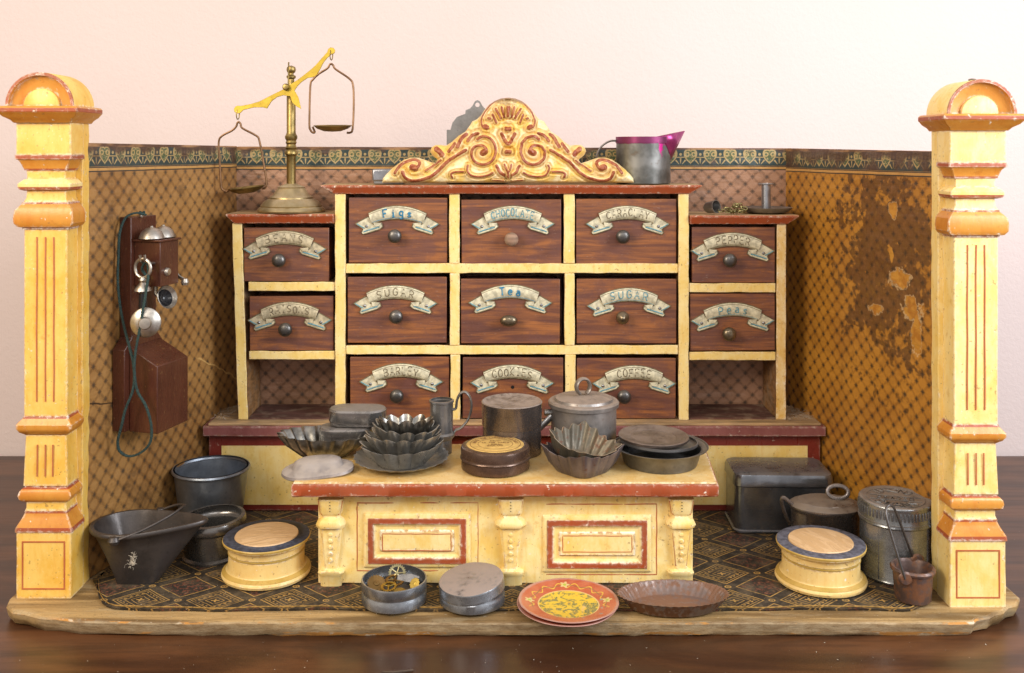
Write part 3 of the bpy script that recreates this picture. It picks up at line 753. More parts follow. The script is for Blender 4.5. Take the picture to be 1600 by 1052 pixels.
# ---- carved crest: dense relief
def crest():
    k = K(YC-4); ax = 794
    outl = [(597, 286), (598, 279), (603, 273), (611, 265), (621, 257), (631, 250), (641, 247), (652, 247), (662, 250), (670, 253), (680, 256), (684, 250), (680, 247), (675, 243), (672, 237), (674, 231), (680, 227), (688, 227), (697, 228), (706, 222), (716, 213), (727, 206), (733, 198), (738, 190), (745, 187), (751, 181), (757, 172), (764, 164), (773, 158), (783, 154), (794, 153)]
    R = [(2*ax-x, y) for x, y in outl[::-1][1:]]
    R = [(x, y+(0)) for x, y in R]
    # right end is a little steeper and shell side differs
    outl = outl+[(min(x, 994), y) for x, y in R]
    P = np.array([((x-ax)*k, 707-(y-233)*k-637) for x, y in outl])
    C5 = lambda L: [(590+x/6.576, 140+y/6.576) for x, y in L]
    st = []   # (points, radius, kind) kind 0 red ridge
    big = [(1090, 650), (1122, 615), (1075, 578), (1000, 592), (968, 650), (985, 722), (1040, 764), (1110, 770), (1180, 732), (1214, 650), (1205, 572), (1160, 507), (1085, 484), (1030, 515)]
    st.append((C5(big), 2.6)); st.append((C5([(1085, 655), (1105, 640)]), 6.0))
    st.append((C5([(375, 815), (420, 800), (436, 750), (385, 722), (300, 745), (230, 790), (185, 860)]), 2.8)); st.append((C5([(365, 800), (395, 810)]), 6.0))
    st.append((C5([(265, 850), (290, 905), (350, 938), (450, 930), (560, 890), (640, 825), (720, 745), (800, 690), (910, 625)]), 3.2))
    st.append((C5([(500, 835), (590, 775), (655, 728)]), 2.0))
    st.append((C5([(735, 640), (795, 560)]), 3.2)); st.append((C5([(825, 590), (870, 500), (915, 465)]), 3.6)); st.append((C5([(930, 530), (975, 475), (1035, 455)]), 3.2))
    st.append((C5([(610, 615), (640, 640), (665, 670)]), 5.2))
    st.append((C5([(772, 905), (760, 868), (805, 848), (885, 845)]), 1.9)); st.append((C5([(930, 780), (925, 830), (960, 880), (1040, 897), (1130, 882), (1185, 855)]), 2.0))
    st.append((C5([(1125, 405), (1078, 380), (1072, 300), (1125, 205), (1205, 130), (1300, 95), (1361, 90)]), 1.7)); st.append((C5([(1110, 385), (1125, 395)]), 4.6))
    for a, b_ in [((1185, 265), (1222, 345)), ((1215, 205), (1268, 300)), ((1275, 190), (1300, 290)), ((1335, 190), (1342, 280)), ((1140, 300), (1160, 305))]: st.append((C5([a, b_]), 2.4))
    st.append((C5([(1275, 460), (1320, 545), (1345, 560)]), 3.4)); st.append((C5([(1325, 640), (1361, 648)]), 3.4)); st.append((C5([(1225, 785), (1260, 850), (1300, 880)]), 3.2))
    st.append((C5([(1305, 770), (1340, 860), (1345, 900)]), 2.0)); st.append((C5([(1320, 400), (1361, 420)]), 3.0)); st.append((C5([(1180, 930), (1300, 940)]), 1.2))
    allst = []
    for pts, r in st:
        q = [((x-ax)*k, 707-(y-233)*k-637) for x, y in pts]
        if len(q) > 2: q = [(a, c) for a, _, c in smooth_path([(a, 0, c) for a, c in q], 4)]
        allst.append((q, r*k)); allst.append(([(-a+random.uniform(-1, 1), c) for a, c in q], r*k*random.uniform(.85, 1.1)))
    x0, x1, z0, z1 = P[:, 0].min()-2, P[:, 0].max()+2, 0, P[:, 1].max()+2
    h = 1.25; nx = int((x1-x0)/h); nz = int((z1-z0)/h)
    gx, gz = np.meshgrid(np.linspace(x0, x1, nx), np.linspace(z0, z1, nz), indexing='ij')
    def segd(ax_, az_, bx, bz):
        dx, dz = bx-ax_, bz-az_; L = dx*dx+dz*dz+1e-9
        t = np.clip(((gx-ax_)*dx+(gz-az_)*dz)/L, 0, 1)
        return np.hypot(gx-ax_-t*dx, gz-az_-t*dz), ax_+t*dx, az_+t*dz
    D = np.full(gx.shape, 1e9); NX = gx.copy(); NZ = gz.copy(); ins = np.zeros(gx.shape, bool)
    n = len(P)
    for i in range(n):
        a, b_ = P[i], P[(i+1) % n]
        d, qx, qz = segd(a[0], a[1], b_[0], b_[1]); m = d < D
        D[m] = d[m]; NX[m] = qx[m]; NZ[m] = qz[m]
        c = ((a[1] > gz) != (b_[1] > gz)) & (gx < (b_[0]-a[0])*(gz-a[1])/(b_[1]-a[1]+1e-12)+a[0])
        ins ^= c
    H = 7+9*np.sqrt(np.clip(D/14, 0, 1))*np.ones_like(D); red = np.zeros(gx.shape); amb = np.zeros(gx.shape)
    H += 7*np.exp(-(gx/60)**2)*np.clip(D/20, 0, 1)
    for q, r in allst:
        dm = np.full(gx.shape, 1e9)
        for i in range(len(q)-1):
            d, _, _ = segd(q[i][0], q[i][1], q[i+1][0], q[i+1][1]); dm = np.minimum(dm, d)
        w_ = r*.85
        H += 5.5*np.exp(-(dm/(r*1.5))**2)+1.6*np.exp(-((dm-r*2.9)/(r*.9))**2)-2.2*np.exp(-((dm-r*2.0)/(r*.5))**2)
        amb = np.maximum(amb, np.exp(-((dm-r*1.9)/(r*.7+.6))**2))
        red = np.maximum(red, np.clip((w_+.9-dm)/1.8, 0, 1))
    nz_ = np.array([[mnoise.noise(Vector((x*.05, z*.05, 3)))*1.6+mnoise.noise(Vector((x*.2, z*.2, 7)))*.7 for z in gz[0]] for x in gx[:, 0]])
    H += nz_
    near = (~ins) & (D < h*1.45)
    use = ins | near
    H = np.where(ins, np.where(D < 3.2, H*np.clip(.35+.65*np.sqrt(D/3.2), 0, 1), H), 1.5)
    X = np.where(near, NX, gx); Z = np.where(near, NZ, gz)
    idx = -np.ones(gx.shape, int); vs = []; rv = []; av = []
    for i in range(nx):
        for j in range(nz):
            if use[i, j]: idx[i, j] = len(vs); vs.append((X[i, j], -H[i, j], max(0, Z[i, j]))); rv.append(red[i, j] if ins[i, j] else 0); av.append(amb[i, j] if ins[i, j] else 0)
    fs = []
    for i in range(nx-1):
        for j in range(nz-1):
            q = [idx[i, j], idx[i+1, j], idx[i+1, j+1], idx[i, j+1]]
            if min(q) >= 0 and (ins[i, j] or ins[i+1, j+1] or ins[i+1, j] or ins[i, j+1]): fs.append(q)
    nf = len(vs)
    mb = MB(); mb.add(vs, fs)
    mb.prism([(x, z) for x, z in P], -2, 12)
    g = G('carved_crest_paint')
    a = g.attr('paint'); n1 = g.noise(26, 4); n2 = g.noise(7, 4); n3 = g.noise(3, 3)
    c = g.mix(n1.st(.36, .62), (.80, .53, .12), (.88, .75, .44))
    c = g.mix(n2.st(.56, .72)*.6, c, (.66, .33, .03))
    c = g.mix(g.attr('glaze')*(n1.st(.3, .6)*.5+.15), c, (.56, .28, .04))
    c = g.mix((a+(n2-.5)*.9+(n3-.5)*.6).st(.46, .62), c, g.mix(n2.st(.4, .65), (.27, .055, .018), (.42, .15, .06)))
    c = g.mix(g.noise(5, 4).st(.66, .72)*.6, c, (.84, .78, .66))
    c = g.mix((g.z+(g.noise(12, 4)-.5)*30).st(155, 163)*.8, c, (.30, .20, .11))
    m = g.fin(c, .42, 0, n2*.5+n3*.5, .5, 1.2, .5)
    ob = mb.build('carved_crest', m, cab, ((ax-800)*k, YC+2, 637.4), ang=75, weld=False)
    at = ob.data.attributes.new('paint', 'FLOAT', 'POINT')
    at2 = ob.data.attributes.new('glaze', 'FLOAT', 'POINT'); at2.data.foreach_set('value', av+[0]*(len(ob.data.vertices)-nf))
    at = ob.data.attributes['paint']
    vals = rv+[0]*(len(ob.data.vertices)-nf); at.data.foreach_set('value', vals)
    return ob
crest()
# ------------------------------------------------------------------ sales counter
random.seed(31)
cnt = thing('shop_counter', 'low cream counter with two red framed panels at the front of the shop', 'counter')
Y0 = 57
mb = MB()
cor = [(-350, 30), (328, 30), (346, 236), (-356, 236)]
n = 44
def srow(z, e):
    r = []
    for i in range(n+1):
        t = i/n; r.append((-350-e+(678+2*e)*t, 30-e+random.uniform(-.8, .8), z+random.uniform(-.7, .7)))
    return r+[(346+e, 236, z), (-356-e, 236, z)]
mb.loft([srow(152.5, -1), srow(155, 1), srow(170, 1.5), srow(173, 0)], 0)
mb.build('counter_edge', m_red(), cnt, bevel=.6)
mb = MB(); mb.loft([[(-349, 29.5, 173.1), (327, 29.5, 173.1), (345, 237, 173.1), (-355, 237, 173.1)], [(-348, 30.5, 176), (326, 30.5, 176), (344, 236, 176), (-354, 236, 176)]])
mb.build('counter_top', m_paint('worn_top_paint', (.64, .38, .10), (.74, .56, .27), .9), cnt, bevel=.8)
kf = K(Y0)
def fx(p): return X_(p, kf)
def fz(p): return Z_(p, kf)
mb = MB(); mb.box(-314, 293, Y0, 208, 3, 152.3, 0, .6); mb.build('counter_body', m_paint('streaky_cream_paint', (.80, .54, .13), (.90, .76, .40), .9), cnt, bevel=1.5)
for (a0, a1, b0, b1, t0, t1, c0, c1, r0_, r1_, d0, d1) in ((558, 747, 786, 892, 576, 728, 809, 879, 598, 705, 833, 859), (836, 1026, 788, 898, 855, 1010, 812, 886, 879, 987, 836, 861)):
    mb = MB()
    mb.frame(fx(t0)-8, fx(t1)+8, fz(c1)-8, fz(c0)+8, [(0, .3), (1.5, -3), (5, -4.5), (7.5, -5)], 0)
    mb.frame(fx(t0), fx(t1), fz(c1), fz(c0), [(-.5, -5), (0, -6.5), (8, -6.8), (9, -5)], 1)
    mb.frame(fx(t0)+9, fx(t1)-9, fz(c1)+9, fz(c0)-9, [(0, -5), (5, -2.2), (10, -2.0), (11.5, -4.6)], 0)
    q0, q1, e0, e1 = fx(t0)+20.5, fx(t1)-20.5, fz(c1)+20.5, fz(c0)-20.5
    mb.box(q0, q1, -4.7, .3, e0, e1, 0)
    for v in range(len(mb.v)):
        x, y, z = mb.v[v]; mb.v[v] = (x+random.uniform(-.3, .3), y, z+random.uniform(-.3, .3))
    pn = mb.build('raised_panel', [m_paint('streaky_cream_paint', (.80, .54, .13), (.90, .76, .40), .9), m_red()], cnt, (0, Y0, 0), ang=25, bevel=.5)
    mb = MB()
    def rect(x0, x1, z0, z1, y, r):
        P = [(x0, z0), (x1, z0), (x1, z1), (x0, z1)]
        pts = []
        for i in range(4):
            a, b_ = P[i], P[(i+1) % 4]
            for k in range(10): t = k/10; pts.append((a[0]+(b_[0]-a[0])*t+random.uniform(-.35, .35), y, a[1]+(b_[1]-a[1])*t+random.uniform(-.35, .35)))
        mb.tube(pts, r, 6, fl=.35, closed=True)
    rect(fx(a0), fx(a1), fz(b1), fz(b0), .2, 1.0); rect(fx(r0_), fx(r1_), fz(d1), fz(d0), -4.6, 1.0)
    mb.build('painted_line', m_line(), cnt, (0, Y0, 0))
for px, w0, ft in ((518, 1.0, 0), (798, 1.05, 9), (1063, 1.0, 0)):
    mb = MB(); c = fx(px)
    def rr(z, hw, d): return [(-hw, .5, z), (-hw, -d*.55, z), (-hw*.72, -d, z), (hw*.72, -d, z), (hw, -d*.55, z), (hw, .5, z)]
    zz = lambda p: fz(p)
    prof = [(918+ft, 17, 7), (900, 17, 8), (897, 19, 10), (892, 21, 12), (889, 19, 12), (886, 11, 8), (884, 10.5, 8), (826, 17, 11), (823, 18, 11), (821, 22, 16), (816, 24, 18), (810, 21, 16), (806, 15, 12), (803, 15, 11), (800, 17, 13), (798, 18, 14), (778, 20.5, 15), (776.5, 20.5, 15)]
    mb.loft([rr(zz(p), h*w0+random.uniform(-.6, .6), d) for p, h, d in prof], 0)
    for i in range(5): # carved husks
        mb.lathe([(0, 3), (3, 2.5), (5-i*.35, 0)], 10, (0, 0, 0), 0)
        k0 = len(mb.v)-30
        for q in range(k0, len(mb.v)):
            x, y, z = mb.v[q]; mb.v[q] = (x, -8.5-(.8 if i < 3 else 0)-z, zz(832+i*10)+y)
    for sg in (-1, 1):
        mb.tube([(sg*13.5, -8.2, zz(830)), (sg*10.5, -7.6, zz(856)), (sg*8.2, -6.6, zz(882))], 1.3, 6, 1, fl=.6)
        mb.tube([(sg*19, -10, zz(779)), (sg*17, -10, zz(790)), (sg*15.5, -9.6, zz(799))], 1.3, 6, 1, fl=.6)
    mb.tube([(-15, -12.2, zz(799)), (15, -12.2, zz(799.5))], 1.2, 6, 1, fl=.6)
    for i in range(4): mb.tube([(-.8, -15.4, zz(780+i*4.6)), (.9, -15.4, zz(780.5+i*4.6))], .8, 5, 2)
    mb.build('pilaster', [m_paint('streaky_cream_paint', (.80, .54, .13), (.90, .76, .40), .9), m_line(), m_flat('black_hole', (.008, .006, .005), .9)], cnt, (c, Y0, 0), ang=45, bevel=.8)

# ------------------------------------------------------------------ wall telephone
M_PW = m_paint('telephone_wood', (.060, .017, .010), (.095, .030, .016), .0, .26, 1.0)
NI = m_metal('nickel', (.56, .52, .46), .34, .3)
Ydir = Vector((.2736, .9619, 0)); a_ = math.atan2(-.2736, .9619)
# local frame: x = out of the wall, y = along the wall away from the camera
Yp = 152
ph = thing('telephone', 'dark wooden toy wall telephone with two nickel bells and green cord', 'telephone', (-696+.284*(Yp-75)+1.5, Yp, 0), rot=(0, 0, a_))
mb = MB()
pl = [(0, 372), (70, 372), (70, 590), (0, 590)]
mb.loft([[(0, y, z) for y, z in pl], [(22, y, z) for y, z in pl]])
lo = [(-20, 228), (86, 228), (86, 366), (70, 384), (70, 388), (0, 388), (0, 384), (-20, 366)]
mb.loft([[(0, y, z) for y, z in lo], [(24, y, z) for y, z in lo]])
mb.build('back_board', M_PW, ph, bevel=1.2)
mb = MB(); pb = [(24.2, 226), (80, 226), (80, 340), (24.2, 370)]
mb.loft([[(x, -8, z) for x, z in pb], [(x, 80, z) for x, z in pb]]); mb.build('battery_box', M_PW, ph, bevel=1.4)
mb = MB(); mb.box(22.2, 74, 8, 60, 472, 548); mb.box(22.2, 78, 4, 64, 548.2, 552); bx = mb.build('bell_box', M_PW, ph, bevel=1.0)
for yy, rr_, xx in ((18, 21, 50), (48, 20, 52)):
    mb = MB(); mb.lathe([(rr_, 0), (rr_+.8, 1), (rr_*.97, 5), (rr_*.8, 12), (rr_*.5, 17), (3, 19.6), (3, 21.5), (0, 22)], 32); mb.build('bell', NI, ph, (xx, yy, 553))
mb = MB(); mb.lathe([(0, 6), (5, 5.4), (7, 3), (7.5, 0)], 20); mb.build('bell_knob', NI, ph, (78.5-4.2, 26, 496), rot=(0, PI/2, 0))
# crank on the far side
mb = MB(); mb.tube([(50, 60, 492), (50, 78, 492)], 3); mb.tube([(50, 78, 494), (62, 79, 480), (74, 80, 474)], 3.4, 8, fl=.5); mb.lathe([(0, 0), (6, 1), (7.5, 6), (5, 12), (0, 14)], 16, (78, 74, 466)); mb.build('crank', NI, ph)
# mouthpiece below bell box: neck and dark cone facing outwards
mb = MB(); mb.tube([(40, 44, 472), (40, 44, 455), (50, 44, 446)], 4); mb.build('mouthpiece_arm', NI, ph)
mb = MB(); mb.lathe([(0, 0), (4, 0), (6, 4), (12, 12), (19, 20), (21, 22), (20, 22.8), (15, 16), (6, 8), (0, 7)], 28, mi=[0]*7+[1]*3)
mp = mb.build('mouthpiece', [NI, m_flat('black_enamel', (.012, .012, .014), .25, .2, .1)], ph, (48, 42, 444), rot=(0, math.radians(72), math.radians(-14)))
# hook on the near face, receiver hanging on it
mb = MB(); mb.tube([(52, 8, 512), (52, -6, 512), (52, -14, 518), (52, -16, 528)], 2.6); mb.tube([(62, 8, 512), (62, -8, 513), (62, -16, 520), (62, -18, 529)], 2.4); mb.build('hook', NI, ph)
rc = bpy.data.objects.new('receiver', None); COL.objects.link(rc); rc.parent = ph; rc.location = Vector((56, -14, 4))*S
mb = MB(); mb.tube([(15*math.cos(t*2*PI/24), 0, 502+16*math.sin(t*2*PI/24)) for t in range(24)], 2.8, 8, closed=True); mb.build('ring', NI, rc)
mb = MB(); mb.lathe([(0, 488), (5, 487), (7, 482), (5, 478), (8, 474), (13, 468), (14, 464), (8, 462), (5, 459)], 24); mb.build('collar', NI, rc)
mb = MB(); mb.lathe([(5.5, 460), (6.5, 452), (7, 440), (6.5, 428), (5, 420)], 20); mb.build('grip', m_flat('black_enamel', (.012, .012, .014), .25, .2, .1), rc)
mb = MB(); mb.lathe([(0, 14), (9, 13), (11, 9), (16, 8), (20, 5), (23, 4), (25, 2), (25, 0), (20, -4), (8, -12), (0, -14)], 36); mb.build('ear_bell', NI, rc, (10, -6, 412), rot=(PI/2, 0, math.radians(28)))
mb = MB(); mb.lathe([(0, 424), (8, 422), (11, 416), (8, 410), (0, 407)], 20); mb.build('ear_joint', NI, rc, (0, -4, 0))
# cord : laid out in shop space, then moved into the phone's frame
mi_ = Matrix.Rotation(a_, 4, 'Z').inverted()
def tol(px, py, k):
    p = Vector((X_(px, k)+696-.284*(Yp-75)-1.5, YK(k)-Yp, Z_(py, k))); q = mi_ @ p; return (q.x, q.y, q.z)
cp_ = [(228, 336, 1.105), (212, 333, 1.10), (196, 341, 1.094), (187, 365, 1.088), (185, 400, 1.088), (184, 440, 1.086), (188, 480, 1.084), (195, 515, 1.080), (203, 545, 1.072), (208, 565, 1.070), (210, 590, 1.070), (207, 612, 1.070), (196, 640, 1.070), (190, 665, 1.070), (184, 690, 1.074), (188, 706, 1.076), (203, 713, 1.078), (222, 706, 1.078), (235, 690, 1.076), (236, 664, 1.072), (228, 635, 1.070), (215, 612, 1.070), (210, 585, 1.069), (211, 555, 1.069), (218, 515, 1.068), (224, 480, 1.068), (229, 450, 1.072), (232, 425, 1.078), (229, 410, 1.082), (222, 420, 1.084), (229, 432, 1.086)]
pts = smooth_path([tol(*q) for q in cp_], 9)
mb = MB()
for s_ in range(3):
    ln = 0; tw = []
    for i, p in enumerate(pts):
        if i: ln += (Vector(p)-Vector(pts[i-1])).length
        a = ln*.42+s_*2*PI/3; tw.append((p[0]+1.25*math.cos(a), p[1]+1.25*math.sin(a), p[2]+.4*math.sin(a)))
    mb.tube(tw, 1.45, 6)
mb.build('cord', m_flat('green_cord', (.030, .060, .055), .85, .4, .6, 4), ph)
mb = MB()
for i in range(7):
    a = i*.9; mb.tube([(x, y, z) for x, y, z in [tol(222+4*math.cos(a+t), 333+2.5*math.sin(a*2+t*1.5), 1.112) for t in (0, .8, 1.6, 2.4, 3.2)]], 1.5, 6)
mb.build('cord_knot', m_flat('green_cord', (.030, .060, .055), .85, .4, .6, 4), ph)
mb = MB(); mb.lathe([(0, 0), (3, .5), (4, 2), (2, 4), (0, 4.5)], 14); mb.build('nail', NI, ph, (26, 22, 592), rot=(0, PI/2, 0))

# ------------------------------------------------------------------ brass scales on the left cornice
BR = m_metal('aged_brass', (.33, .24, .09), .38, .45); BR2 = m_metal('brass_sheet', (.60, .43, .07), .45, .25); CU = m_metal('copper_wire', (.34, .20, .11), .35, .3)
kb = 1.285; zt = Z_(334, K(YC-13))+.6
sc_ = thing('balance_scale', 'small brass balance scale with two hanging pans on top of the left drawers', 'scale', (X_(455, kb), YK(kb), zt))
mb = MB(); mb.lathe([(0, 0), (66, 0), (67, 3), (64, 8), (60, 10), (61, 12), (54, 20), (44, 26), (43, 29), (36, 33), (29, 44), (26, 47), (27, 49), (17, 53), (10, 56), (0, 56)], 64)
mb.build('base', m_tin('dusty_brass', (.36, .27, .13), .42, .55, .05, (.40, .34, .24), .8), sc_)
hz = lambda p: Z_(p, kb)-zt
mb = MB(); pf = [(9, 54), (9, hz(245))]
for p, r in ((243, 10), (241, 13), (237, 13), (234, 10), (231, 12), (229, 10), (226, 9), (223, 11), (220, 9.5), (217, 12), (213, 12.5), (210, 10), (207, 9)): pf.append((r, hz(p)))
pf += [(9, hz(145)), (7, hz(143)), (6, hz(124)), (9, hz(122)), (9.5, hz(119)), (5, hz(117)), (4.5, hz(115)), (8, hz(113)), (9.5, hz(109)), (8, hz(105)), (3, hz(103)), (0, hz(102.5))]
mb.lathe(pf, 32); mb.build('column', BR, sc_)
kq = kb-.012; yq = YK(kq)-YK(kb)
c3 = lambda L, k=kq: [(X_(320+x/3.506, k)-X_(455, kb), Z_(50+y/3.506, k)-zt) for x, y in L]
bm_ = [(164, 440), (160, 424), (168, 410), (180, 404), (196, 406), (250, 396), (300, 381), (370, 345), (428, 316), (452, 306), (472, 286), (505, 266), (545, 236), (580, 208), (605, 186), (640, 146), (672, 110), (676, 94), (690, 85), (706, 88), (715, 102), (710, 118), (694, 124), (672, 142), (650, 170), (632, 206), (612, 240), (590, 250), (566, 252), (530, 275), (506, 300), (492, 322), (512, 355), (528, 422), (505, 410), (480, 388), (468, 354), (430, 348), (395, 358), (365, 382), (342, 420), (318, 414), (270, 414), (212, 428), (196, 444), (180, 448)]
mb = MB(); mb.prism(c3(bm_), yq-2, yq+1.5); mb.build('beam', BR2, sc_, bevel=.5, ang=30)
mb = MB()
p1 = c3([(448, 303)])[0]; mb.lathe([(0, 9), (5, 8), (7, 4), (6, 0), (0, -2)], 20); kk = mb.build('pivot_screw', BR, sc_, (p1[0], yq-3, p1[1]), rot=(PI/2, 0, 0))
mb = MB(); p1, p2 = c3([(461, 166), (458, 285)]); mb.tube([(p1[0], yq-2, p1[1]), (p2[0], yq-2, p2[1])], 1.4); mb.build('pointer', BR, sc_)
def hanger(top, wire, pan, tilt):
    """top hole, wire outline left half, pan centre / radius in crop pixels"""
    h = bpy.data.objects.new('hanging_pan', None); COL.objects.link(h); h.parent = sc_
    mb = MB(); (x, z), = c3([top])
    mb.tube([(x+2.2*math.sin(t), yq+3.0*math.sin(t), z-8-10*math.cos(t)) for t in [i*2*PI/16 for i in range(16)]], 1.1, 6, closed=True); mb.build('link', BR, h)
    mb = MB(); W = [(q[0], yq, q[1]) for q in c3(wire)]
    mb.tube(smooth_path(W, 4), 2.1, 8); mb.build('wire_frame', CU, h)
    (cx, cz), (rx, _) = c3([pan[0], pan[1]]); r = rx-cx
    mb = MB(); mb.lathe([(0, -12), (r*.45, -11), (r*.8, -6), (r, 0), (r*.98, .8), (r*.78, -4.5), (r*.4, -9.6), (0, -10.5)], 40); mb.build('pan', BR, h, (cx, yq, cz), rot=tilt)
hanger((693, 105), [(590, 520), (602, 548), (592, 552), (578, 536), (573, 500), (578, 300), (592, 262), (628, 228), (672, 200), (684, 180), (694, 176), (704, 184), (716, 204), (790, 255), (812, 292), (816, 400), (810, 530), (796, 552), (778, 552)], ((700, 514), (805, 514)), (math.radians(3), 0, 0))
hanger((181, 430), [(140, 862), (122, 874), (104, 868), (90, 845), (82, 720), (76, 610), (92, 572), (150, 540), (172, 518), (178, 500), (186, 494), (196, 504), (206, 528), (280, 568), (300, 600), (326, 740), (338, 820), (332, 852), (316, 860)], ((226, 852), (326, 852)), (math.radians(2), math.radians(-6), 0))

# ------------------------------------------------------------------ things on top of the drawers
TZ = cz_(289)+.6
DK = m_tin('dark_tin', (.20, .195, .19), .38, .25, .15); TIN = m_tin(); ZN = m_tin('grey_zinc', (.24, .25, .275), .36, .3, .06, (.33, .26, .2))
RU = m_tin('rusty_tin', (.12, .10, .095), .5, .35, .55); BRN = m_tin('brown_japanned_tin', (.085, .05, .035), .32, .18, .35, (.2, .14, .09), .55)
k = 1.295
tp = thing('tin_wall_holder', 'dark tin plate with scalloped top and hanging hole standing behind the carved crest', 'tin holder', (X_(746, k), YK(k), TZ))
L = [(698, 290), (698, 203), (704, 203), (707, 192), (714, 183), (727, 178), (727.5, 172.5), (734, 170), (738, 166), (742, 158.5), (746, 156.5)]
L = [((p-746)*k, Z_(q, k)-TZ) for p, q in L]; Lr = [(-a, b_) for a, b_ in L[::-1][1:]]
ol = L+Lr
from mathutils.geometry import tessellate_polygon
hole = [(4.6*math.cos(i*PI/8), Z_(164, k)-TZ+4.6*math.sin(i*PI/8)) for i in range(16)]
vs2 = ol+hole[::-1]; tri = tessellate_polygon([[Vector((x, 0, z)) for x, z in ol], [Vector((x, 0, z)) for x, z in hole[::-1]]])
N_ = len(vs2); mb = MB()
vv = [(x, -1.2, z) for x, z in vs2]+[(x, 1.2, z) for x, z in vs2]; ff = [list(t) for t in tri]+[[a+N_ for a in t[::-1]] for t in tri]
a0 = len(ol)
for i in range(a0): j = (i+1) % a0; ff.append([i, j, j+N_, i+N_])
for i in range(16): j = (i+1) % 16; ff.append([a0+i, a0+j, a0+j+N_, a0+i+N_])
mb.add(vv, ff); mb.build('back_plate', DK, tp, ang=30)
mb = MB(); mb.box(-58, 58, -26, -1.4, 0, 50); mb.build('match_tray', DK, tp, bevel=2)
k = 1.27
o = MB().box(-30, 34, -20, 20, 6, 30).build('grey_lid', ZN, None, (0, 0, 0), bevel=3.5, seg=3)
gb = thing('tin_box', 'small grey tin box lying beside the left end of the carved crest', 'tin box', (X_(607, k), YK(k), TZ), rot=(0, 0, .02)); o.parent = gb; o.name = 'lid'
o = MB().box(-28, 32, -17, 18, 0, 9).build('body', DK, gb, bevel=2)
# magenta rimmed jug
k = 1.284; jr = 54
jg = thing('tin_jug', 'tin pouring jug with magenta stained rim and spout right of the carved crest', 'jug', (X_(1005, k), YK(k), TZ))
MG = m_tin('magenta_lacquer', (.27, .035, .13), .35, .1, .12, (.25, .15, .15), .6)
ht = Z_(214, k)-TZ
def jm():
    g = G('jug_tin'); n = g.noise(14, 4); n1 = g.noise(40, 3)
    c = g.mix(n1.st(.35, .65), (.12, .12, .11), (.26, .26, .25)); c = g.mix(n.st(.6, .75)*.4, c, (.12, .07, .04))
    ang = g.x-30+(n-.5)*26; drip = (ang.abs()*.9+(ht-g.z)*.28).st(14, 9)*(g.z.st(ht-62, ht-40))
    top = (g.z+(n-.5)*4).st(ht-14.5, ht-13.2)
    m_ = top.max(drip); c = g.mix(m_, c, g.mix(drip*(1-top), (.22, .045, .12), (.62, .03, .26)))
    return g.fin(c, n*.25+.25, 0, n, .15, 1, .5) if False else g.fin(c, n*.3+.24, .8, n, .2, 1, .5)
JM = jm()
mb = MB(); mb.lathe([(0, .5), (jr-3, .5), (jr, 2), (jr, ht-13), (jr+1.5, ht-12.5), (jr+1.5, ht), (jr-.5, ht), (jr-1.5, ht-5), (jr-2, 5), (0, 4)], 56); mb.build('body', JM, jg)
mb = MB()
T_ = (83, 0, ht+12); B_ = (jr-.5, 0, ht-50)
mb.add([(30, -45, ht+.5), (40, -37, ht-16), (48, -25, ht-32), B_, T_, (48, 25, ht-32), (40, 37, ht-16), (30, 45, ht+.5)], [(0, 1, 4), (1, 2, 4), (2, 3, 4), (3, 5, 4), (5, 6, 4), (6, 7, 4)])
s_o = mb.build('spout', MG, jg, ang=20); sm = s_o.modifiers.new('t', 'SOLIDIFY'); sm.thickness = 1.6*S; sm.offset = 0
mb = MB(); hp = smooth_path([(-jr+2, 0, ht-8), (-jr-14, 0, ht-9), (-jr-32, -2, ht-22), (-jr-40, -2, ht-44), (-jr-30, -2, ht-60), (-jr+2, 0, ht-68)], 5)
mb.tube(hp, 2.0, 8, fl=2.6); mb.build('handle', DK, jg)
# candle holder, snuffer, chain
k = 1.285; zR = Z_(336, K(YC-13))+.6
cd = thing('candlestick', 'small tin chamber candlestick with flat dish on the right end of the cabinet', 'candlestick', (X_(1197, k), YK(k), zR))
mb = MB(); mb.lathe([(0, 0), (36, 0), (44, 3), (51, 10), (52, 11), (50, 11), (42, 5), (34, 2.5), (0, 2.5)], 48); mb.build('dish', DK, cd)
mb = MB(); hh = Z_(287, k)-zR; mb.lathe([(0, 2.6), (9, 2.6), (9, hh-2), (15, hh-1), (15, hh), (8, hh+1), (7, hh-6), (0, hh-7)], 28); mb.build('socket', ZN, cd)
sn = thing('candle_snuffer', 'tiny dark metal snuffer cup lying on its side by the chain', 'snuffer', (X_(1112, 1.265), YK(1.265), zR+13), rot=(math.radians(82), 0, math.radians(38)))
mb = MB(); mb.lathe([(0, -16), (8, -15), (11, -10), (12.5, 8), (13.5, 12), (11.5, 12), (10, -6), (0, -10)], 28); mb.build('cup', DK, sn)
ch = MB(); random.seed(3)
cpth = smooth_path([(-22, 0, 4), (-12, -6, 9), (-4, 4, 4), (4, -4, 12), (10, 2, 16), (18, -2, 12), (26, 0, 5), (12, -8, 4), (2, -12, 4), (-10, -10, 3), (14, -14, 3)], 2)
for i, p in enumerate(cpth):
    R_ = Matrix.Rotation(i*1.4, 3, 'Z') @ Matrix.Rotation(PI/2*(i % 2)+.5, 3, 'X')
    ch.tube([tuple(Vector(p)+R_ @ Vector((6.0*math.cos(t*PI/6), 4.4*math.sin(t*PI/6), 0))) for t in range(12)], 1.15, 6, closed=True)
o = ch.build('brass_chain', m_metal('greenish_brass', (.34, .30, .14), .4, .35), None, (X_(1144, 1.262), YK(1.262), zR+2)); tag(o, 'short loose greenish brass chain lying between snuffer and candlestick', 'chain')
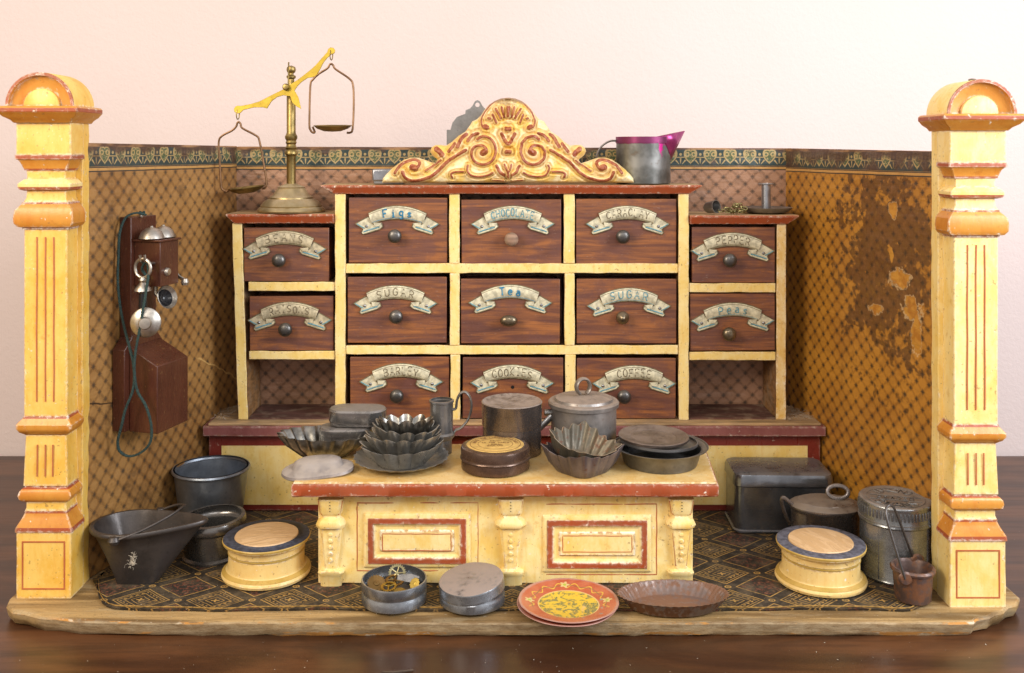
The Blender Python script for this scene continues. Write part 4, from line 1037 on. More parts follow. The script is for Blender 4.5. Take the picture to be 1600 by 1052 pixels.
# ------------------------------------------------------------------ things on the counter
CT = 176.2
def at(px, k, z): return (X_(px, k), YK(k), z)
def vessel(pr, t=1.6):
    """outer profile bottom to top -> closed thin wall"""
    inn = [(max(r-t, 0), z) for r, z in pr[::-1]]
    return [(0, pr[0][1])]+pr+[(r, max(z, pr[0][1]+t)) for r, z in inn if r > 0]+[(0, pr[0][1]+t)]
# flat shield shaped lid
fl = thing('shallow_tin_cover', 'dusty pale grey pointed oval lid at the left end of the counter', 'lid', at(497, 1.05, CT), rot=(math.radians(5), math.radians(-3), math.radians(8)))
mb = MB(); N = 48
def leaf(rx, ry, z, cy=0): 
    r = []
    for i in range(N):
        a = 2*PI*i/N; q = 1-.16*abs(math.sin(a))**3*(1 if math.sin(a) < 0 else .4); sh = 1+.05*math.cos(3*a)
        r.append((rx*math.copysign(abs(math.cos(a))**.9, math.cos(a)), cy+ry*math.sin(a)*q*sh, z))
    return r
mb.loft([leaf(57, 40, 0), leaf(59, 42, 2), leaf(58, 41, 6), leaf(50, 34, 9), leaf(42, 27, 10), leaf(38, 22, 17, 4), leaf(32, 17, 20, 5)])
mb.lathe([(0, 1.5), (4, 1.2), (6, 0)], 14, (-34, -22, 8)); mb.lathe([(0, 1.5), (3, 1.2), (4.5, 0)], 14, (33, -18, 8))
mb.build('cover', m_tin('dusty_pewter', (.26, .235, .23), .5, .75, .05, (.36, .31, .27), .5), fl, (0, 0, 1.5))
# oval fluted boat mould
def fluted(nf, amp, f=1.0):
    return lambda a, i, z: 1+amp*math.cos(nf*a)
bt = thing('boat_mould', 'shiny oval fluted baking mould under the two oval tins', 'baking mould', at(505, 1.105, CT), rot=(0, math.radians(2), math.radians(4)))
mb = MB(); pr = [(26, 1), (29, 3), (46, 22), (56, 40)]
full = vessel(pr, 2)
mb.lathe(full, 168, rf=lambda a, i, z: 1+.060*math.cos(18*a)*min(1, max(0, (z-2)/20)), sx=1.38, sy=.86)
mb.build('mould', m_metal('bright_tinplate', (.42, .41, .38), .30, .55), bt, ang=80)
def ovaltin(name, lab, loc, w, d, h, rz, mat, lidh):
    t = thing(name, lab, 'tin', loc, rot=(0, 0, rz))
    def rr(e, z, n=10):
        r = []; R_ = d/2-.5
        for cxs, a0 in ((1, -PI/2), (1, 0), (-1, PI/2), (-1, PI)):
            for i in range(n):
                a = a0+(PI/2)*i/(n-1); r.append((cxs*(w/2-R_)+(R_+e)*math.cos(a), (R_+e)*math.sin(a), z))
        return r
    mb = MB(); mb.loft([rr(-3, 0), rr(0, 2), rr(0, h-lidh)]); mb.build('body', mat, t)
    mb = MB(); mb.loft([rr(1.5, h-lidh), rr(2.2, h-lidh+1.5), rr(1.8, h-3), rr(-1, h), rr(-7, h+.3)]); mb.build('lid', mat, t)
    return t
OV = m_tin('oval_tin', (.20, .195, .195), .28, .55, .12, (.22, .19, .165))
ovaltin('oval_tin', 'lower of two stacked dark oval tins resting on the fluted boat mould', (X_(542, 1.125), YK(1.125), CT+17.5), 92, 56, 27, .04, OV, 13)
ovaltin('oval_tin', 'upper of two stacked dark oval tins behind the fluted moulds', (X_(559, 1.13), YK(1.13), CT+45.5), 98, 56, 29, -.03, OV, 22)
# wavy plate + nested fluted moulds
cxm, km = 628, 1.078
pt_ = thing('wavy_plate', 'dull tin plate with wavy edge under the nested fluted moulds', 'plate', at(627, km, CT), rot=(math.radians(1), 0, 0))
mb = MB(); mb.lathe(vessel([(44, .5), (48, 2), (66, 8), (80, 15)], 1.4), 160, rf=lambda a, i, z: 1+.018*math.cos(26*a)*(z > 5)); mb.build('plate', m_tin('tarnished_fluted_tin', (.31, .30, .275), .36, .35, .22, (.27, .22, .17)), pt_, ang=70)
FM = m_tin('tarnished_fluted_tin', (.31, .30, .275), .36, .35, .22, (.27, .22, .17))
defs = [(628, 3.4, 40, 66, 33, 14, .10, (2, -1), FM, 'lowest of four nested fluted moulds on the wavy plate'),
        (629, 17, 38, 61, 33, 14, .10, (-3, 2), FM, 'second mould from the bottom, dark with zigzag rim'),
        (632, 34, 34, 53, 30, 12, .09, (2, 4), FM, 'third mould from the bottom, inside two darker ones'),
        (634, 46, 30, 45, 28, 10, .09, (-4, 7), m_metal('bright_tinplate', (.42, .41, .38), .30, .55), 'top shiny mould of the nested fluted moulds')]
for i, (px, dz, r0, r1, hh, nf, am, tl, mt, lab) in enumerate(defs):
    t = thing('fluted_mould', lab, 'baking mould', (X_(px, km), YK(km)+2, CT+dz), rot=(math.radians(tl[0]), math.radians(tl[1]), i*.35), group='nested fluted moulds')
    mb = MB(); pr = [(r0, 0), (r0+2, 1.5), (r0+(r1-r0)*.55, hh*.5), (r1, hh)]
    full = vessel(pr, 1.5); n = nf*12; rings = []
    for (r, z) in full:
        f = min(1, z/(hh*.45))
        rings.append([(r*(1+am*f*(abs(math.cos(nf*a/2))*2-1.2))*math.cos(a), r*(1+am*f*(abs(math.cos(nf*a/2))*2-1.2))*math.sin(a), z+(z > hh*.8)*3.6*(abs(math.cos(nf*a/2))*2-1)) for a in [2*PI*j/n for j in range(n)]])
    mb.loft(rings, caps=(False, False)); mb.build('mould', mt, t, ang=60)
# measuring mug
mg = thing('tin_mug', 'tall slim tin mug with strap handle behind the fluted moulds', 'mug', at(690, 1.118, CT))
mb = MB(); mb.lathe(vessel([(16, 0), (18, 1), (18, 24), (20, 26), (23, 30), (23.5, 34), (20, 37), (20, 88), (21.5, 89), (21.5, 92), (20, 93)], 1.5), 40)
mb.build('body', m_tin('mug_tin', (.23, .225, .22), .36, .3, .12), mg)
mb = MB(); mb.tube(smooth_path([(19, 0, 76), (25, 0, 78), (27, 0, 92), (33, 0, 104), (42, 0, 106), (50, 0, 96), (52, 0, 78), (46, 0, 58), (34, 0, 44), (25, 0, 40), (22, 0, 36)], 4), 2.3, 8, fl=2.2); mb.build('handle', m_tin('mug_tin', (.23, .225, .22), .36, .3, .12), mg)
# canister
cn = thing('tin_canister', 'tall plain grey-brown tin canister in the middle of the counter', 'canister', at(800, 1.122, CT))
M_ = m_tin('canister_tin', (.15, .125, .115), .32, .7, .22, (.34, .27, .22))
mb = MB(); mb.lathe([(0, 0), (50, 0), (51.5, 1.5), (51.5, 52)], 64); mb.tube([(18, -48.6, 1), (18, -48.6, 50)], 1.0, 6, fl=.5); mb.build('body', M_, cn)
mb = MB(); mb.lathe([(50, 48), (52.4, 49), (52.8, 50), (52.6, 87), (53.2, 88.5), (51.5, 90), (49, 88.6), (46, 87.4), (0, 88)], 64); mb.build('lid', M_, cn)
# lidded pot with side handle
po = thing('lidded_pot', 'rusty grey pot with strap loop on its lid at the back of the counter', 'pot', at(912, 1.136, CT))
PM = m_tin('pitted_tin', (.17, .155, .145), .45, .8, .34, (.30, .23, .18), .6)
mb = MB(); mb.lathe([(0, 0), (56, 0), (58, 2), (58, 78), (60, 79)], 64); mb.build('body', PM, po)
mb = MB(); mb.lathe([(60, 76), (62.5, 77), (62.5, 83), (60, 85.5), (52, 86), (50, 90), (30, 92.5), (0, 94)], 64); mb.build('lid', PM, po)
mb = MB(); mb.tube([(13*math.cos(a), 0, 105+14*math.sin(a)) for a in [(-60+i*300/20)*PI/180 for i in range(21)]], 3.0, 8, fl=2.2); mb.build('lid_loop', PM, po, (-1, 0, 4), rot=(0, 0, .35))
mb = MB(); mb.tube([(-57, -6, 58), (-66, -10, 50), (-80, -14, 38)], 5.5, 8, fl=.35); mb.tube([(-57, -2, 64), (-70, -4, 64)], 6, 8); mb.build('side_handle', DK, po)
# round japanned box with paper label
bx = thing('round_labelled_box', 'round brown tin with a yellow printed paper label on its lid', 'tin', at(774, 1.066, CT), rot=(0, 0, 0))
mb = MB(); mb.lathe([(0, 0), (53, 0), (56.5, 2.5), (57, 6), (56.5, 17), (57.5, 18)], 64); mb.build('body', BRN, bx)
mb = MB(); mb.lathe([(57.5, 18.3), (59, 19.2), (58.4, 21), (57.2, 22), (57.4, 33), (56, 37), (52, 39), (46, 39.2), (0, 39.2)], 64); mb.build('lid', BRN, bx)
mb = MB(); mb.lathe([(0, 39.6), (47, 39.6), (47.6, 39.3)], 48)
def ringtext(mb, txt, R, h, z, mi, a0, da, r=.45, out=True):
    for i, ch_ in enumerate(txt):
        a = a0-i*da
        for st in GL.get(ch_, []):
            mb.tube([((R+pz*h)*math.cos(a)+(px-.5)*h*.75*math.sin(a), (R+pz*h)*math.sin(a)-(px-.5)*h*.75*math.cos(a), z) for px, pz in st], r, 4, mi)
mb.tube([(42*math.cos(i*PI/24), 42*math.sin(i*PI/24), 39.7) for i in range(48)], .5, 5, 1, closed=True)
ringtext(mb, 'BAKES THE LARGEST AND BEST', 33.5, 5, 39.8, 1, PI*.95, .115)
mb.tube([(29*math.cos(i*PI/24), 29*math.sin(i*PI/24), 39.7) for i in range(48)], .4, 5, 1, closed=True)
for row, tx in ((14, 'DOUGH'), (4, 'IN THE WORLD'), (-6, 'LONDON'), (-14, 'ENGLAND')):
    for st in text_strokes(tx, 3.0, 5, .9, .1): mb.tube([(x, row+z, 39.8) for x, z in st], .4, 4, 1)
mb.build('paper_label', [m_flat('yellow_label_paper', (.62, .40, .12), .6, .3, .3, 12), m_flat('label_print', (.24, .12, .035), .7, .3, .1)], bx)
# square fluted moulds
def sqmould(lab, loc, rot, s0, s1, h, mat, nf=8):
    t = thing('square_mould', lab, 'baking mould', loc, rot)
    mb = MB(); n = 160; rings = []
    for r, z in vessel([(s0, 0), (s0+1.5, 1.5), (s0+(s1-s0)*.5, h*.45), (s1, h)], 1.6):
        rg = []
        for j in range(n):
            a = 2*PI*j/n; c_, s_ = math.cos(a), math.sin(a)
            q = (abs(c_)**4.2+abs(s_)**4.2)**(-1/4.2); cor = (q-1)/.2
            f = min(1, z/(h*.5)); w_ = 1+.055*f*math.cos(nf*4*a/1.0*.5)
            rg.append((r*q*w_*c_, r*q*w_*s_, z+(z > h*.8)*(cor*7+2.0*math.cos(nf*2*a))))
        rings.append(rg)
    mb.loft(rings, caps=(False, False)); mb.build('mould', mat, t, ang=60); return t
RM = m_tin('blotchy_rust_tin', (.13, .11, .115), .45, .22, .42, (.33, .25, .2), .6)
sqmould('outer rusty square fluted mould at the front of the counter', at(910, 1.057, CT), (0, 0, math.radians(44)), 35, 55, 35, RM)
sqmould('inner square fluted mould, dusty and tilted, nested in the rusty one', (X_(907, 1.062), YK(1.062), CT+14), (math.radians(14), math.radians(2), math.radians(43)), 31, 49, 34, m_tin('dusty_yellowed_tin', (.11, .095, .07), .5, .5, .5, (.32, .24, .16), .5))
# pan and two plates
pn = thing('tin_pan', 'round grey tin pan at the right end of the counter holding two plates', 'pan', at(1032, 1.083, CT))
PL = m_tin('slate_tin', (.14, .14, .14), .42, .4, .2, (.20, .165, .14))
mb = MB(); mb.lathe(vessel([(60, 0), (62, 1), (69, 26), (70, 27), (79, 29), (80.5, 31)], 1.6), 72); mb.build('pan', PL, pn)
p2 = thing('tin_plate', 'wider lower tin plate lying in the round pan', 'plate', (X_(1029, 1.088), YK(1.088), CT+30), rot=(math.radians(-1.5), math.radians(2), 0))
mb = MB(); mb.lathe(vessel([(56, 0), (63, 1), (65, 3), (65, 7)], 1.6), 64); mb.build('plate', PL, p2)
p3 = thing('tin_plate', 'top brownish tin plate with ringed centre on the stack in the pan', 'plate', (X_(1021, 1.088), YK(1.088), CT+38.5), rot=(math.radians(1), math.radians(1), 0))
mb = MB(); mb.lathe([(0, 0), (56, 0), (59.5, 2), (60, 6), (58.5, 7), (51, 6), (49, 4.4), (40, 4.2), (38.5, 3), (0, 3)], 64); mb.build('plate', m_tin('brown_dusty_tin', (.15, .12, .105), .42, .5, .3, (.21, .155, .115)), p3)

# ------------------------------------------------------------------ things on the floor
FL = 3.2
# coal scuttle
IR = m_tin('cast_iron', (.055, .048, .045), .42, .16, .12, (.16, .12, .09), .6)
cs = thing('coal_scuttle', 'black iron coal scuttle with pointed spout and wire handle by the left pillar', 'coal scuttle', (-610, 80, FL))
mb = MB(); N = 64
def scr(t):
    """outline blend t 0 base, 1 rim"""
    r = []
    for i in range(N):
        a = 2*PI*i/N
        bx_, by = 34*math.cos(a), 27*math.sin(a)
        m_ = max(abs(math.cos(a)), abs(math.sin(a))); bx_, by = bx_/m_**.6, by/m_**.6
        x = 62*math.cos(a)-14; y = 56*math.sin(a)
        if math.cos(a) > 0:
            c = math.cos(a)**1.4; x = -14+62*math.cos(a)**.9+58*c**1.5; y = 56*math.sin(a)*(1-.25*c)
        q = t**1.12
        r.append((bx_*(1-q)+x*q, by*(1-q)+y*q))
    return r
rings = []
for t, z, e in ((0, 0, 0), (.25, 20, 0), (.5, 42, 0), (.75, 64, 0), (.95, 82, 0), (1, 84, 3.5), (1.0, 88, 5), (1, 91, 3), (.98, 91, -1.5), (.93, 84, -3), (.6, 50, -3), (.1, 8, -3)):
    rg = []
    for x, y in scr(t):
        L_ = math.hypot(x+5, y) or 1; lift = 5*max(0, x/90)*t
        rg.append((x+(x+5)/L_*e, y+y/L_*e, z+lift))
    rings.append(rg)
mb.loft(rings); mb.build('bucket', IR, cs, ang=55)
mb = MB()
mb.lathe([(0, 7), (7, 6), (10, 0), (7, -6), (0, -7)], 20, (-20, -60, 84)); mb.build('handle_lug', IR, cs)
mb = MB(); mb.lathe([(0, 6), (6, 5), (8, 0), (6, -5), (0, -6)], 16, (12, 57, 88)); mb.build('handle_lug', IR, cs)
mb = MB(); mb.tube(smooth_path([(-18, -60, 84), (-6, -60, 88), (20, -46, 95), (54, -20, 108), (66, 6, 113), (62, 30, 108), (40, 52, 100), (14, 58, 90)], 5), 2.0, 8); mb.build('wire_handle', IR, cs)
lt = MB(); random.seed(77)
for i in range(70):
    a = random.uniform(0, 2*PI); l = random.uniform(1.5, 5.5)*(2 if random.random() < .12 else 1); cx0, cz0 = random.gauss(0, 2.2), random.gauss(0, 6)
    lt.tube(smooth_path([(cx0, 0, cz0), (cx0+l*.5*math.cos(a), -1.5*random.random(), cz0+l*.5*math.sin(a)+random.uniform(-2, 2)), (cx0+l*math.cos(a+.5), .5, cz0+l*math.sin(a+.5))], 3), random.uniform(.10, .28), 4)
o = lt.build('lint', m_flat('pale_lint', (.60, .53, .42), .9, .3, .1), None, (-604, 80-51, 52), rot=(math.radians(-14), 0, 0)); tag(o, 'pale tuft of lint stuck to the front of the black coal scuttle', 'lint')
# tall bucket in the corner
bk = thing('zinc_bucket', 'tall blue-grey metal bucket in the back left corner', 'bucket', (X_(330, 1.195), YK(1.195), FL))
mb = MB(); mb.lathe(vessel([(52, 0), (54, 2), (67, 104), (70, 105), (71.5, 108), (70, 111), (67, 111)], 2), 64); mb.build('bucket', m_tin('blue_grey_zinc', (.20, .225, .26), .42, .22, .14, (.22, .18, .15), .8), bk)
# open flanged tin
op = thing('open_pot', 'open grey metal pot with thick rim between bucket and cream box', 'pot', (X_(336, 1.115), YK(1.115), FL), rot=(math.radians(2), math.radians(-2), 0))
mb = MB(); mb.lathe(vessel([(52, 0), (55, 1), (55, 4), (50.5, 7), (49.5, 44), (50, 46), (54, 48), (56.5, 52), (56.5, 58), (54, 65), (50, 66)], 2.2), 64); mb.build('pot', m_tin('pewter_pot', (.15, .145, .14), .30, .28, .12, (.22, .18, .15)), op)
# cream boxes
def cream_box(lab, px, k, rz, ty):
    t = thing('round_wooden_box', lab, 'box', (X_(px, k), YK(k), FL), rot=(0, 0, rz), group='cream painted round boxes')
    C1 = m_paint('smooth_cream_enamel', (.74, .50, .17), (.80, .60, .25), .8, .36)
    mb = MB(); mb.lathe([(0, 0), (66, 0), (71, 2), (72.5, 6), (71, 10.5), (66, 14.5), (62, 17)], 72, mi=0); mb.lathe([(62, 17), (61.5, 20), (61, 39.5)], 72)
    mb.build('body', C1, t)
    mb = MB(); mb.lathe([(71.2, 10.6), (66.4, 14.8), (65.5, 15.4), (70.6, 11.4)], 72); mb.build('gold_band', m_gold(), t)
    mb = MB(); mb.lathe([(60.5, 40), (62.2, 40.4), (62.4, 42.4), (60.5, 43)], 72, mi=1); mb.lathe([(60.5, 43), (61.8, 43.6), (62, 52), (66, 55), (70, 57), (71, 59)], 72); mb.lathe([(71, 59), (71.6, 61.5), (70.5, 63)], 72, mi=1)
    mb.lathe([(70.5, 63), (68, 64), (52, 64.4)], 72, mi=2)
    g = G('domed_lid_paper'); w_ = g.noise(26, 5, (.5, 1.8, 1), 1.5, src=g.Pr); c = g.mix(w_.st(.36, .66), (.55, .35, .17), (.64, .43, .23)); c = g.mix((w_-.5).abs().st(.012, .004)*.35, c, (.28, .15, .08))
    LP = g.fin(c, .45, 0, w_*3, .5, 1.5)
    mb.lathe([(52, 64.4), (51, 66), (30, 68), (0, 68.6)], 72, mi=3)
    mb.build('lid', [C1, m_gold(), m_flat('slate_blue_rim', (.055, .06, .085) if ty == 0 else (.12, .12, .15), .6, .5, .5, 7), LP], t)
cream_box('left cream round box with dark blue lid rim in front of the open pot', 417, 1.062, .3, 0)
cream_box('right cream round box with dusty grey-blue lid rim near the small rusty bucket', 1282, 1.045, 1.9, 1)
# rectangular tin
rt = thing('rectangular_tin', 'large dark rectangular tin with hinged lid behind the oval pot', 'tin', (500, 318, FL), rot=(0, 0, math.radians(-1.5)))
RT = m_tin('blued_tin', (.15, .16, .18), .26, .4, .2, (.17, .135, .11))
def rrect(w, d, R_, z, n=8):
    r = []
    for sx, sy, a0 in ((1, -1, -PI/2), (1, 1, 0), (-1, 1, PI/2), (-1, -1, PI)):
        for i in range(n):
            a = a0+(PI/2)*i/(n-1); r.append((sx*(w-R_)+R_*math.cos(a), sy*(d-R_)+R_*math.sin(a), z))
    return r
mb = MB(); mb.loft([rrect(89, 52, 16, 0), rrect(92, 55, 17, 1), rrect(92, 55, 17, 4), rrect(89, 52, 16, 6), rrect(89, 52, 16, 86)]); mb.build('body', RT, rt)
mb = MB(); mb.loft([rrect(90.5, 53.5, 17, 84), rrect(92, 55, 18, 86), rrect(91.5, 54.5, 18, 100), rrect(89, 52, 16, 106), rrect(82, 46, 12, 109), rrect(74, 39, 8, 109.5)]); mb.build('lid', RT, rt)
# oval pot
ov = thing('oval_lidded_pot', 'oval dark tin pot with side ears and ring handle beside the embossed canister', 'pot', (X_(1290, 1.122), YK(1.122), FL), rot=(0, 0, math.radians(-4)))
OM = m_tin('dull_brown_tin', (.15, .13, .12), .34, .8, .2, (.20, .155, .115))
mb = MB(); mb.lathe([(0, 0), (57, 0), (59, 2), (59, 72), (61, 74), (61.5, 77)], 72, sy=.74); mb.build('body', OM, ov)
mb = MB(); mb.lathe([(61, 77.3), (63, 78.5), (63, 81), (59, 84), (50, 86), (48, 88), (0, 91)], 72, sy=.74); mb.build('lid', OM, ov)
mb = MB(); mb.tube([(18*math.cos(i*PI/12), 3+4*math.sin(i*PI/12), 101+10*math.sin(i*PI/12)) for i in range(24)], 3.6, 8, fl=.5, closed=True); mb.build('ring_handle', OM, ov, (22, 0, 1))
for sg in (-1, 1):
    mb = MB(); mb.tube(smooth_path([(sg*56, -10, 78), (sg*66, -10, 88), (sg*76, -10, 94), (sg*77, -8, 84), (sg*70, -6, 62), (sg*62, -4, 46)], 4), 3.6, 8, fl=.6); mb.build('ear_handle', OM, ov)
# embossed canister
ec = thing('embossed_canister', 'tall grey tin canister with raised lettering on its lid by the right pillar', 'canister', (X_(1399, 1.063), YK(1.063), FL), rot=(0, 0, math.radians(-16)))
EM = m_tin('grey_embossed_tin', (.20, .21, .22), .32, .65, .1, (.24, .185, .14)); R_ = 58
mb = MB(); mb.lathe([(0, 0), (R_-3, 0), (R_-1, 1), (R_, 4), (R_-1.5, 7), (R_-1.5, 92)], 72); mb.tube([(-30, -48, 6), (-30, -48, 92)], 1.0, 6, fl=.5); mb.build('body', EM, ec)
mb = MB(); mb.lathe([(R_-1.2, 90), (R_+.6, 91), (R_+1.2, 93), (R_-.4, 95.5), (R_-.4, 119), (R_-.2, 121), (R_+.4, 123), (R_-1, 125.6), (R_-4, 126.4), (R_-7, 125), (R_-8, 124.4), (0, 124.4)], 96)
mb.tube([(R_*1.0*math.cos(i*PI/48)*1.0, R_*math.sin(i*PI/48), 97) for i in range(96)], 1.0, 6, closed=True)
for i in range(58):
    a = 2*PI*i/58; c_, s_ = math.cos(a), math.sin(a)
    mb.tube([((R_-.3)*c_, (R_-.3)*s_, 105), ((R_+.1)*c_, (R_+.1)*s_, 107), ((R_+.1)*c_, (R_+.1)*s_, 115), ((R_-.3)*c_, (R_-.3)*s_, 117)], 1.7, 6)
mb.tube([(46*math.cos(i*PI/32), 46*math.sin(i*PI/32), 124.6) for i in range(64)], .8, 6, closed=True)
ringtext(mb, 'BAKING', 27, 15, 125, 0, PI*.74, .29, 1.25)
# lower arc read from the other side
for i, ch_ in enumerate('SWANS'):
    a = -PI/2+(i-2)*.40
    for st in GL[ch_]:
        mb.tube([((43-pz*17)*math.cos(a)-(px-.5)*12*math.sin(a), (43-pz*17)*math.sin(a)+(px-.5)*12*math.cos(a), 125) for px, pz in st], 1.4, 5)
mb.tube([(-40, 8, 124.8), (40, 8, 124.8)], .8, 5); mb.tube([(-40, -12, 124.8), (40, -12, 124.8)], .8, 5)
for st in text_strokes('POWDER', 7, 12, 3): mb.tube([(x, -8+z, 124.8) for x, z in st], 1.1, 5)
mb.build('lid', EM, ec, ang=50)
# little rusty bucket
rb = thing('small_rusty_bucket', 'small rusty iron bucket with tall wire handle in front of the right pillar base', 'bucket', (X_(1424, 1.005), 2, FL), rot=(0, 0, 0))
RI = m_tin('rusted_iron', (.085, .055, .048), .45, .12, .6, (.22, .15, .11), .5)
mb = MB(); mb.lathe([(0, 0), (25, 0), (27, 2), (30, 44), (33.5, 46), (34, 49), (32, 52), (29, 52), (26, 48), (23, 8), (0, 6)], 56); mb.build('bucket', RI, rb)
for x, y, z in ((-22, -27, 43), (18, 27, 49)):
    mb = MB(); k0 = 0; mb.lathe([(0, 4), (9, 3), (12, 0), (9, -3), (0, -4)], 20)
    for q in range(k0, len(mb.v)): a, b_, c = mb.v[q]; mb.v[q] = (x+a*.95, y-c, z+b_*.9)
    mb.build('handle_lug', RI, rb)
mb = MB(); mb.tube(smooth_path([(-24, -30, 44), (-30, -26, 66), (-42, -8, 122), (-42, 0, 139), (-36, 4, 145), (-27, 8, 140), (-18, 12, 122), (4, 24, 70), (12, 29, 50)], 6), 2.0, 8); mb.build('wire_handle', IR, rb)
# round tin of clock parts
ZN2 = m_tin('satin_zinc', (.22, .23, .245), .33, .2, .03, (.3, .26, .22))
ot = thing('open_round_tin', 'open round zinc tin full of clock wheels on the front edge', 'tin', (X_(616, .997), YK(.997), FL+.8), rot=(0, 0, 0))
mb = MB(); mb.lathe(vessel([(48, 0), (50.5, 2), (50.5, 15), (49, 17), (49, 19), (50.5, 21), (50.8, 33), (50.2, 35)], 1.8), 72); mb.build('tin', ZN2, ot)
mb = MB(); mb.lathe([(0, 3), (47, 3), (47, 5), (0, 5)], 40); mb.build('lining', m_flat('grey_lining', (.12, .10, .08), .8), ot)
def gear(lab, x, y, z, R_, nt, rot, mat, spokes=5, solid=False):
    mb = MB(); n = nt*4; o_ = [R_ if (j % 4) in (1, 2) else R_*.88 for j in range(n)]
    def rg(rs, zz): return [(rs[j]*math.cos(2*PI*j/n), rs[j]*math.sin(2*PI*j/n), zz) for j in range(n)]
    inn = [R_*(.0 if solid else .68)]*n
    if solid: mb.loft([rg(o_, 0), rg(o_, 1.4)]); mb.lathe([(0, 3), (R_*.3, 2.6), (R_*.34, 1.4)], 20); 
    else:
        mb.loft([rg(o_, 0), rg(o_, 1.4), rg(inn, 1.4), rg(inn, 0), rg(o_, 0)], caps=(False, False))
        for s_ in range(spokes):
            a = 2*PI*s_/spokes; mb.tube([(0, 0, .7), (R_*.72*math.cos(a), R_*.72*math.sin(a), .7)], 1.1, 6)
        mb.lathe([(0, 2), (2.6, 2), (2.6, -1), (0, -1)], 12)
    mb.tube([(0, 0, -3), (0, 0, 4.5)], .8, 6)
    o = mb.build('clock_wheel', mat, None, (X_(616, .997)+x, YK(.997)+y, z+3), rot=rot, ang=30); tag(o, lab, 'gear', 'clock wheels in the open tin')
GB = m_metal('clock_brass', (.62, .46, .12), .3, .3); GB2 = m_metal('pale_clock_brass', (.58, .52, .28), .3, .3); SG = m_metal('clock_steel', (.20, .19, .18), .3, .4)
gear('brass disc wheel with spiral centre at left in the open tin', -28, 2, 26, 15, 22, (math.radians(30), math.radians(12), 0), m_metal('dull_brass', (.38, .24, .09), .4, .3), solid=True)
gear('tallest pale spoked wheel standing upright at the back of the open tin', 2, 22, 34, 14, 24, (math.radians(72), 0, .1), GB2, 5)
gear('flat toothed wheel in the middle of the open tin', 0, 8, 28, 15, 26, (math.radians(12), math.radians(4), 0), m_metal('dull_brass', (.38, .24, .09), .4, .3), 4)
gear('small bright spoked wheel near the front of the open tin', -7, -12, 27, 13, 20, (math.radians(8), math.radians(-8), .5), GB, 3)
gear('plain yellow brass disc at the front of the open tin', 12, -23, 22, 11, 30, (math.radians(20), math.radians(10), 0), GB, solid=True)
gear('small gold pinion wheel at right in the open tin', 32, 2, 26, 9, 12, (math.radians(40), math.radians(-35), 0), GB, solid=True)
gear('dark steel wheel lying low at left in the open tin', -26, -16, 19, 13, 18, (math.radians(6), math.radians(10), 0), SG, 4)
gear('dark steel wheel low at right in the open tin', 26, -12, 18, 10, 16, (0, math.radians(-14), 0), SG, 3)
st_ = MB(); st_.loft([[(-12, 0, -4), (-12, 0, 4), (-12, 2, 4), (-12, 2, -4)], [(8, 0, -7), (8, 0, 6), (8, 2, 6), (8, 2, -7)], [(22, 1, 0), (22, 1, 2), (22, 2, 2), (22, 2, 0)]])
o = st_.build('steel_lever', m_metal('bright_steel', (.36, .35, .34), .25, .3), None, (X_(616, .997)+16, YK(.997)+10, 35), rot=(math.radians(-40), 0, 0)); tag(o, 'pointed steel lever lying across the wheels in the open tin', 'lever')
# closed round tin
ct = thing('closed_round_tin', 'closed round zinc tin with dusty tilted lid on the front edge', 'tin', (X_(738, .995), YK(.995), FL+.8))
mb = MB(); mb.lathe([(0, 0), (48, 0), (50.5, 2), (50.5, 14), (49, 16), (49, 20)], 72); mb.build('body', ZN2, ct)
mb = MB(); mb.lathe([(49.6, 0), (51, .6), (51.2, 3), (50.6, 4), (50.9, 14), (49.8, 16.2), (47, 17), (0, 17.4)], 72); mb.lathe([(0, 17.9), (4, 17.6), (7, 17.2)], 16)
mb.build('lid', m_tin('satin_zinc_dusty', (.22, .23, .245), .33, .95, .03, (.30, .235, .20)), ct, (0, 0, 19.5), rot=(math.radians(5.5), math.radians(-6), 0))
